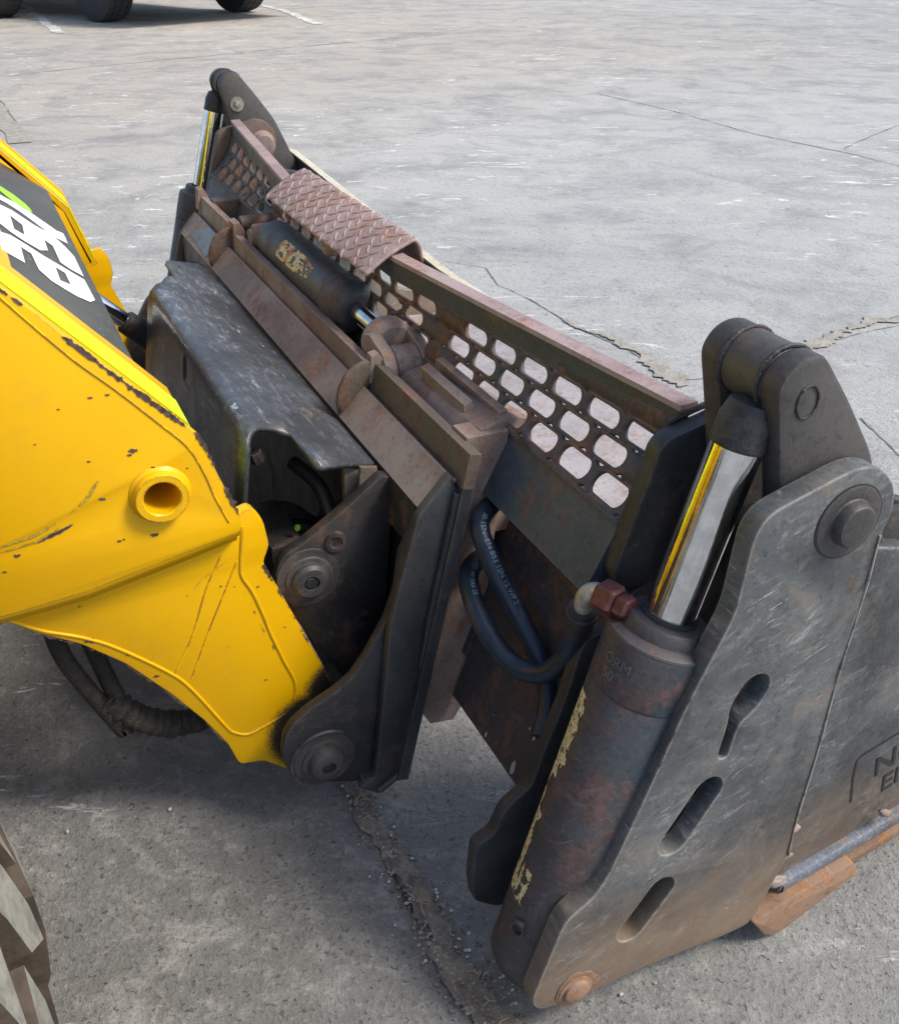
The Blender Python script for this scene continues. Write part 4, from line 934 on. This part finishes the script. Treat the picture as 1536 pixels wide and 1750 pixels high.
for i, (u, v, r) in enumerate([(378, 1002, .0015), (401, 1003, .001), (441, 1003, .0016), (487, 1072, .0012), (514, 1207, .0022), (320, 1018, .001), (136, 1037, .0014), (391, 1105, .001), (155, 1096, .005), (222, 1119, .003), (455, 1162, .0018), (267, 1156, .003)]):
    vs, b2 = blot(u, v, r, i+40, .5106); co = [x.co.copy() for x in vs]; b2.free(); bm_all.faces.new([bm_all.verts.new(c) for c in co])
link('paint_chip', from_bm(bm_all), M['chip'], LD, kind='stuff')
# ---- hitch plates of the loader
pi_out = yz(.49, (652, 813), (585, 875), (518, 930), (490, 946), (477, 964), (471, 985), (478, 1015), (500, 1050)) + [(.255, .14), (.30, .06), (.33, .2), (.345, .36)]
po_out = yz(.558, (708, 900), (703, 912), (686, 948), (677, 1013), (660, 1062), (628, 1120), (602, 1159), (576, 1182), (530, 1213), (500, 1240), (487, 1262), (484, 1285), (488, 1309), (501, 1330), (524, 1340), (563, 1338), (600, 1338), (640, 1328)) + [(.315, .06), (.355, .30)]
plate('hitch_plate', round_poly(pi_out, .003, 2), .474, .490, M['hitch'], LD, .002)
plate('hitch_side_plate', round_poly(po_out, .003, 2), .544, .558, M['dark'], LD, .003)
plate('hitch_plate', round_poly([(.22, .03), (.20, .20), (.25, .28), (.33, .28), (.30, .03)], .01, 2), -.49, -.474, M['hitch'], LD, .002)
px_part_l = lambda n_, l, xs, m: link(n_, from_bm(prism_x([l]*2, xs)), m, LD, 35)
px_part_l('hitch_cross_plate', [(.326, .335), (.285, .03), (.297, .03), (.338, .335)], [-.474, .474], M['hitch'])
up_pin = yz(.492, (528, 988))[0]; lo_pin = yz(.560, (556, 1299))[0]
lathe('upper_pin', (.490, *up_pin), (1, 0, 0), [(0, .036), (.0015, .0355), (.002, .027), (.004, .026), (.005, .021), (.010, .0205), (.014, .017), (.0145, .009), (.010, .0085), (.010, 0)], M['arm'], LD, 40, 30)
hexnut('pin_socket', (.4998, *up_pin), (1, 0, 0), .0075, .0035, M['darkbolt'], LD)
lathe('lower_pin', (.558, *lo_pin), (1, 0, 0), [(0, .036), (.001, .0355), (.0015, .0275), (.004, .027), (.0045, .0215), (.009, .021), (.014, .0185), (.0165, .0145), (.017, .0085), (.012, .008), (.012, 0)], M['arm'], LD, 48, 30)
hexnut('pin_socket', (.5702, *lo_pin), (1, 0, 0), .0065, .0035, M['darkbolt'], LD)
arc = [(.5585, lo_pin[0]+.039*math.cos(t), lo_pin[1]+.039*math.sin(t)) for t in [R(55+14*i) for i in range(13)]]
tube('weld_bead', arc, .003, M['dark'], LD, sub=4, n=7)
hk = yz(.4905, (573, 925))[0]
lathe('hole_collar', (.4900, *hk), (1, 0, 0), [(0, .0125), (.004, .0115), (.004, .0075), (.001, .007), (.001, 0)], M['hitch'], LD, 24)
# folded guard box over the linkage
E_, B_, F_ = Vector((.336, .358)), Vector((.203, .424)), Vector((.162, .17))
path = []
d1 = (B_-E_).normalized(); d2 = (F_-B_).normalized(); rb_ = .020
for t in (0, .06, .15, .25, .35, .45, .55, .58, .60, .603, .62, .68, .75, .82): path.append((E_.lerp(B_, t), t))
A0, A1 = B_-d1*rb_, B_+d2*rb_
for k in range(7): t = k/6; path.append((A0*(1-t)**2+B_*2*t*(1-t)+A1*t*t, .88+.12*t+.06*t))
for t in (.12, .25, .4, .6, .8, 1.0): path.append((B_.lerp(F_, t), 1.06+t))
def interp(tab, t):
    for (a, va), (b, vb) in zip(tab, tab[1:]):
        if t <= b: return va+(vb-va)*max(0, (t-a))/(b-a)
    return tab[-1][1]
x1t = [(0, .451), (.3, .475), (.55, .500), (.585, .498), (.603, .482), (.604, .440), (.62, .424), (.75, .420), (.88, .428), (.95, .438), (1.06, .450), (2.1, .452)]
x0t = [(0, -.335), (.06, -.352), (.55, -.285), (.600, -.268), (.603, -.19), (.75, -.155), (.9, -.10), (.98, -.080), (1.1, -.086), (1.6, -.10), (2.1, -.13)]
bm = bmesh.new(); nx = 14; pr = None
for p, t in path:
    xa, xb = interp(x0t, t), interp(x1t, t); row = [bm.verts.new((xa+(xb-xa)*i/nx, p.x, p.y)) for i in range(nx+1)]
    if pr:
        for i in range(nx): bm.faces.new((pr[i], pr[i+1], row[i+1], row[i]))
    pr = row
gb = link('guard_box', from_bm(bm), M['box'], LD, 50, label='black folded guard cover with worn grey top over the linkage')
md = gb.modifiers.new('thick', 'SOLIDIFY'); md.thickness = .006; md.offset = 0
fdn = Vector((-(F_-B_).normalized().y, (F_-B_).normalized().x)); 
if fdn.x > 0: fdn = -fdn
hx_, ht_ = plane_hit(320, 628, tuple(B_), tuple(F_))
cslot = B_.lerp(F_, ht_)
bm = bmesh.new(); fv = (F_-B_).normalized(); vs = []
for k in range(28):
    a = 2*math.pi*k/28; q = cslot+fv*(.017*math.sin(a))+fdn*.0035; vs.append(bm.verts.new((hx_+.009*math.cos(a), q.x, q.y)))
bm.faces.new(vs); link('painted_oval_hole', from_bm(bm), M['under'], gb)  # dark sheet on the guard, painting the shaded opening of a slot
hh, ht2 = plane_hit(306, 459, tuple(E_), tuple(B_)); q = E_.lerp(B_, ht2)+Vector((.0, .0034))
lathe('painted_rivet_hole', (hh, q.x, q.y), (0, .3, 1), [(0, .0035), (.0003, .0035)], M['under'], gb, 14)  # dark disc laid on the guard, painting a shaded hole
# things under the guard: round motor, pipe, bolt, brackets
lathe('linkage_drum', hx(470, 925, .30), (1, .12, .1), [(0, .055), (.05, .058), (.052, .052), (.07, .05), (.074, .045), (.10, .042), (.105, .03), (.105, 0)], M['hitch'], LD, 48)
box('linkage_bracket', (.33, .215, .20), (.44, .255, .275), M['hitch'], LD, .006)
tube('linkage_pipe', [hx(500, 790, .36), hx(545, 830, .40), hx(566, 885, .43)], .0085, M['hitch'], LD)
lathe('green_plug', hx(508, 902, .43), (1, -.2, .3), [(0, .004), (.003, .003)], M['olive'], LD, 12)
bp = hx(620, 832, .455)
bq = lathe('bolt_washer', bp, (-1, -.25, 0), [(0, .024), (.004, .024), (.008, .014), (.012, .014)], M['rustd'], LD, 28)
hexnut('bolt_nut', Vector(bp)+Vector((-.012, -.003, 0)), (-1, -.25, 0), .0115, .012, M['rustd'], bq)
lathe('bolt_tip', Vector(bp)+Vector((-.022, -.006, 0)), (-1, -.25, 0), [(0, .006), (.008, .0055)], M['darkbolt'], bq, 14)
plate('linkage_ear', yz(.462, (588, 800), (625, 800), (622, 850), (600, 905), (590, 880)), .450, .462, M['rustd'], LD, .003)
plate('linkage_ear', yz(.475, (615, 798), (645, 798), (650, 830), (612, 870)), .468, .476, M['rustd'], LD, .003)
hexnut('small_nut', hx(434, 772, .41), (0, .3, -1), .008, .014, M['hitch'], LD)
# loader's own tilt ram
r0, r1 = Vector(hx(150, 505, -.15)), Vector(hx(214, 549, -.15)); rd = (r1-r0).normalized()
lathe('ram_rod', r0-rd*.2, rd, [(0, .0125), (.2+(r1-r0).length, .0125)], M['chrome'], LD, 32)
lathe('ram_eye', r1-rd*.002, rd, [(0, .0145), (.003, .018), (.04, .020), (.055, .022), (.09, .022)], M['hitch'], LD, 28)
# hoses under the arm
tube('arm_hose', [hx(85, 1060, .47), hx(100, 1105, .47), hx(128, 1150, .47), (.47, .0245, .105), hx(185, 1205, .47)], .0095, M['sleeve'], LD, sub=8)
tube('arm_hose', [hx(150, 1085, .45), hx(163, 1115, .45), hx(182, 1155, .46), hx(200, 1190, .47)], .0095, M['sleeve'], LD, sub=8)
tube('wrapped_hose', [hx(180, 1190, .465), hx(215, 1215, .47), hx(255, 1232, .47), hx(300, 1237, .46), hx(350, 1225, .45), hx(400, 1205, .44)], .014, M['sleeve'], LD, sub=16, n=18, rfun=lambda t: .0145+.0035*noise.noise(Vector((t*22, 0, 3)))+.001*math.sin(t*90))
lathe('hose_clamp', hx(190, 1190, .468), (Vector(hx(200, 1200, .47))-Vector(hx(180, 1188, .47))), [(0, .0125), (.008, .0125)], M['darkbolt'], LD, 20)
# wheel
def wheel(name, c, axis, r, w_, rim_r, par, mt, mg, mr, rows, nblk, lab=None, lugw=.8, hgt=.012, diag=0.3, sidelug=True):
    c = Vector(c); a, s_, t_ = frame(axis); 
    prof = [(-w_*.42, rim_r), (-w_*.5, rim_r+.25*(r-rim_r)), (-w_*.5, r*.86), (-w_*.44, r*.96), (-w_*.36, r-hgt), (w_*.36, r-hgt), (w_*.44, r*.96), (w_*.5, r*.86), (w_*.5, rim_r+.25*(r-rim_r)), (w_*.42, rim_r)]
    ty = link(name, lathe_mesh(c, axis, [(h, q) for h, q in prof], 64), mg, par, 40, label=lab)
    lathe('rim', c, axis, [(-w_*.35, 0), (-w_*.35, rim_r*.6), (-w_*.42, rim_r+.003), (w_*.42, rim_r+.003), (w_*.40, rim_r*.9), (w_*.2, rim_r*.85), (w_*.2, rim_r*.3), (w_*.28, rim_r*.28), (w_*.28, 0)], mr, ty, 36)
    bm = bmesh.new(); step = w_*.96/rows
    for j in range(rows):
        x0 = -w_*.48+j*step+step*.10*(1); x1 = x0+step*lugw
        for k in range(nblk):
            a0 = 2*math.pi*(k+(.5 if j % 2 else 0))/nblk; a1 = a0+2*math.pi/nblk*.86; V_ = []
            sh = diag*2*math.pi/nblk*(1 if j % 2 else -1); m_ = max(1, int(50/nblk)); pr = None
            for q_ in range(m_+1):
                t_a = a0+(a1-a0)*q_/m_; row = []
                for (x, da, hh) in ((x0, 0, 0), (x0, 0, 1), (x1, sh, 1), (x1, sh, 0)):
                    drop = (max(0, abs(x)-w_*.34)/(w_*.14))**2*r*.035; rr = (r-hgt*1.5 if hh == 0 else r)-drop
                    aa = t_a+da+(.012 if q_ == 0 else -.012 if q_ == m_ else 0)*hh
                    row.append(bm.verts.new(c+a*(x*(.97 if hh else 1))+(s_*math.cos(aa)+t_*math.sin(aa))*rr))
                if pr:
                    for e_ in range(3): bm.faces.new((pr[e_], pr[e_+1], row[e_+1], row[e_])).material_index = 0 if e_ == 1 else 1
                else: bm.faces.new(row[::-1]).material_index = 1
                pr = row
            bm.faces.new(pr).material_index = 1
    bevel_bm(bm, min(.004, hgt*.2), 1)
    me_ = from_bm(bm); ix_ = [p.material_index for p in me_.polygons]
    tb_ = link('tread_block', me_, mt, ty, 35, kind='stuff'); tb_.data.materials.append(mg); tb_.data.polygons.foreach_set('material_index', ix_); return ty
for s in (1, -1):
    for yy in (-.394, -1.75):
        wheel('tyre', (s*.895, yy, GZ+.325), (1, 0, 0), .33, .21, .15, LD, M['tdust'], M['tgroove'], M['darkbolt'], 3, 11, 'dusty front tyre with pale tread blocks' if (s == 1 and yy > -1) else None, hgt=.026, lugw=.66, diag=.22)
# chassis behind the boom (mostly left of the picture)
bm = prism_x([[(-.62, .12), (-.62, .55), (-.80, .80), (-1.5, .85), (-2.25, .80), (-2.35, .50), (-2.3, .15)]]*2, [-.62, .62]); bevel_bm(bm, .03, 3); link('chassis', from_bm(bm), M['yellow'], LD, 35)
for s in (1, -1):
    bm = prism_x([[(-.72, .48), (-.86, .56), (-1.1, .58), (-1.1, .55), (-.87, .53), (-.74, .46)]]*2, sorted([s*.63, s*1.0])); link('fender', from_bm(bm), M['under'], LD, 35)
    box('axle', (s*.6 if s > 0 else -.80, -.41, GZ+.25), (s*.8 if s > 0 else -.6, -.33, GZ+.33), M['under'], LD, .01)
box('front_frame', (-.60, -.62, .15), (.60, -.30, .42), M['under'], LD, .02)
for x in (-.55, .55):
    for y in (-.9, -1.7): box('canopy_post', (x-.025, y-.025, .8), (x+.025, y+.025, 1.95), M['under'], LD, .006)
box('canopy_roof', (-.62, -1.85, 1.94), (.62, -.80, 2.0), M['under'], LD, .02)
box('seat', (-.22, -1.5, .85), (.22, -1.1, .98), M['under'], LD, .03); box('seat_back', (-.22, -1.58, .95), (.22, -1.48, 1.4), M['under'], LD, .03)

# ================================================================== VEHICLES PARKED BEHIND
P1, P2 = hz(192, 38), hz(420, 21); P1 = Vector((P1.x, P1.y, GZ)); P2 = Vector((P2.x, P2.y, GZ))
axd = (P2-P1).normalized(); bk_ = Vector((-abs(axd.y), axd.x*(1 if axd.x < 0 else -1), 0)).normalized()
bk_ = Vector((-axd.y, axd.x, 0)); bk_ = bk_ if bk_.x < 0 else -bk_
TK = thing('parked_pickup', 'dark pickup truck parked beyond the concrete yard, only its tyres in view', 'pickup truck', tuple(P1+axd*.8))
for q, lb in ((P1, 'front tyre with bright rim'), (P2, None), (P1+bk_*3.3, None), (P2+bk_*3.3, None)):
    wheel('tyre', q-axd*0+Vector((0, 0, .40))+bk_*.10, axd, .40, .29, .24, TK, M['rubber'], M['rubber'], M['chrome'], 4, 34, lb, .82, .012, .3)
def tbox(name, a0, a1, b0, b1, z0, z1, m, par, bv=.05):
    bm = bmesh.new(); bmesh.ops.create_cube(bm, size=1)
    for v in bm.verts: v.co = P1+axd*(a0+(v.co.x+.5)*(a1-a0))+bk_*(b0+(v.co.y+.5)*(b1-b0))+Vector((0, 0, z0+(v.co.z+.5)*(z1-z0)))
    bevel_bm(bm, bv, 3); return link(name, from_bm(bm), m, par, 35)
tbox('lower_body', -.12, 1.75, -.85, 4.6, .48, .98, M['truckp'], TK); tbox('hood', -.02, 1.65, -.75, .75, .95, 1.15, M['truckp'], TK); tbox('cab', .02, 1.6, .7, 2.5, .95, 1.8, M['truckp'], TK, .15)
tbox('bumper', -.1, 1.73, -.98, -.84, .42, .66, M['chrome'], TK, .03); tbox('underbody', .2, 1.45, -.6, 4.4, .30, .50, M['under'], TK); tbox('cargo_bed', -.08, 1.7, 2.6, 4.58, .95, 1.35, M['truckp'], TK, .04)
T3 = hz(8, 32); T3 = Vector((T3.x, T3.y, GZ))
TL = thing('parked_trailer', 'wide ribbed black tyre of a trailer parked at the far left of the yard', 'trailer', tuple(T3))
wheel('tyre', T3+Vector((-.15, -.12, .42)), (0.35, -1, 0), .42, .52, .22, TL, M['rubber'], M['rubber'], M['under'], 1, 40, None, .98, .014, 0)
TLd = Vector((-.94, -.33, 0)).normalized()
bm = box_bm((T3.x-2.6, T3.y-2.2, .85), (T3.x+.1, T3.y+.05, 1.0)); bevel_bm(bm, .02); link('deck', from_bm(bm), M['under'], TL, 35)
box('axle', (T3.x-.2, T3.y-2.0, .34), (T3.x-.08, T3.y, .44), M['under'], TL, .01)
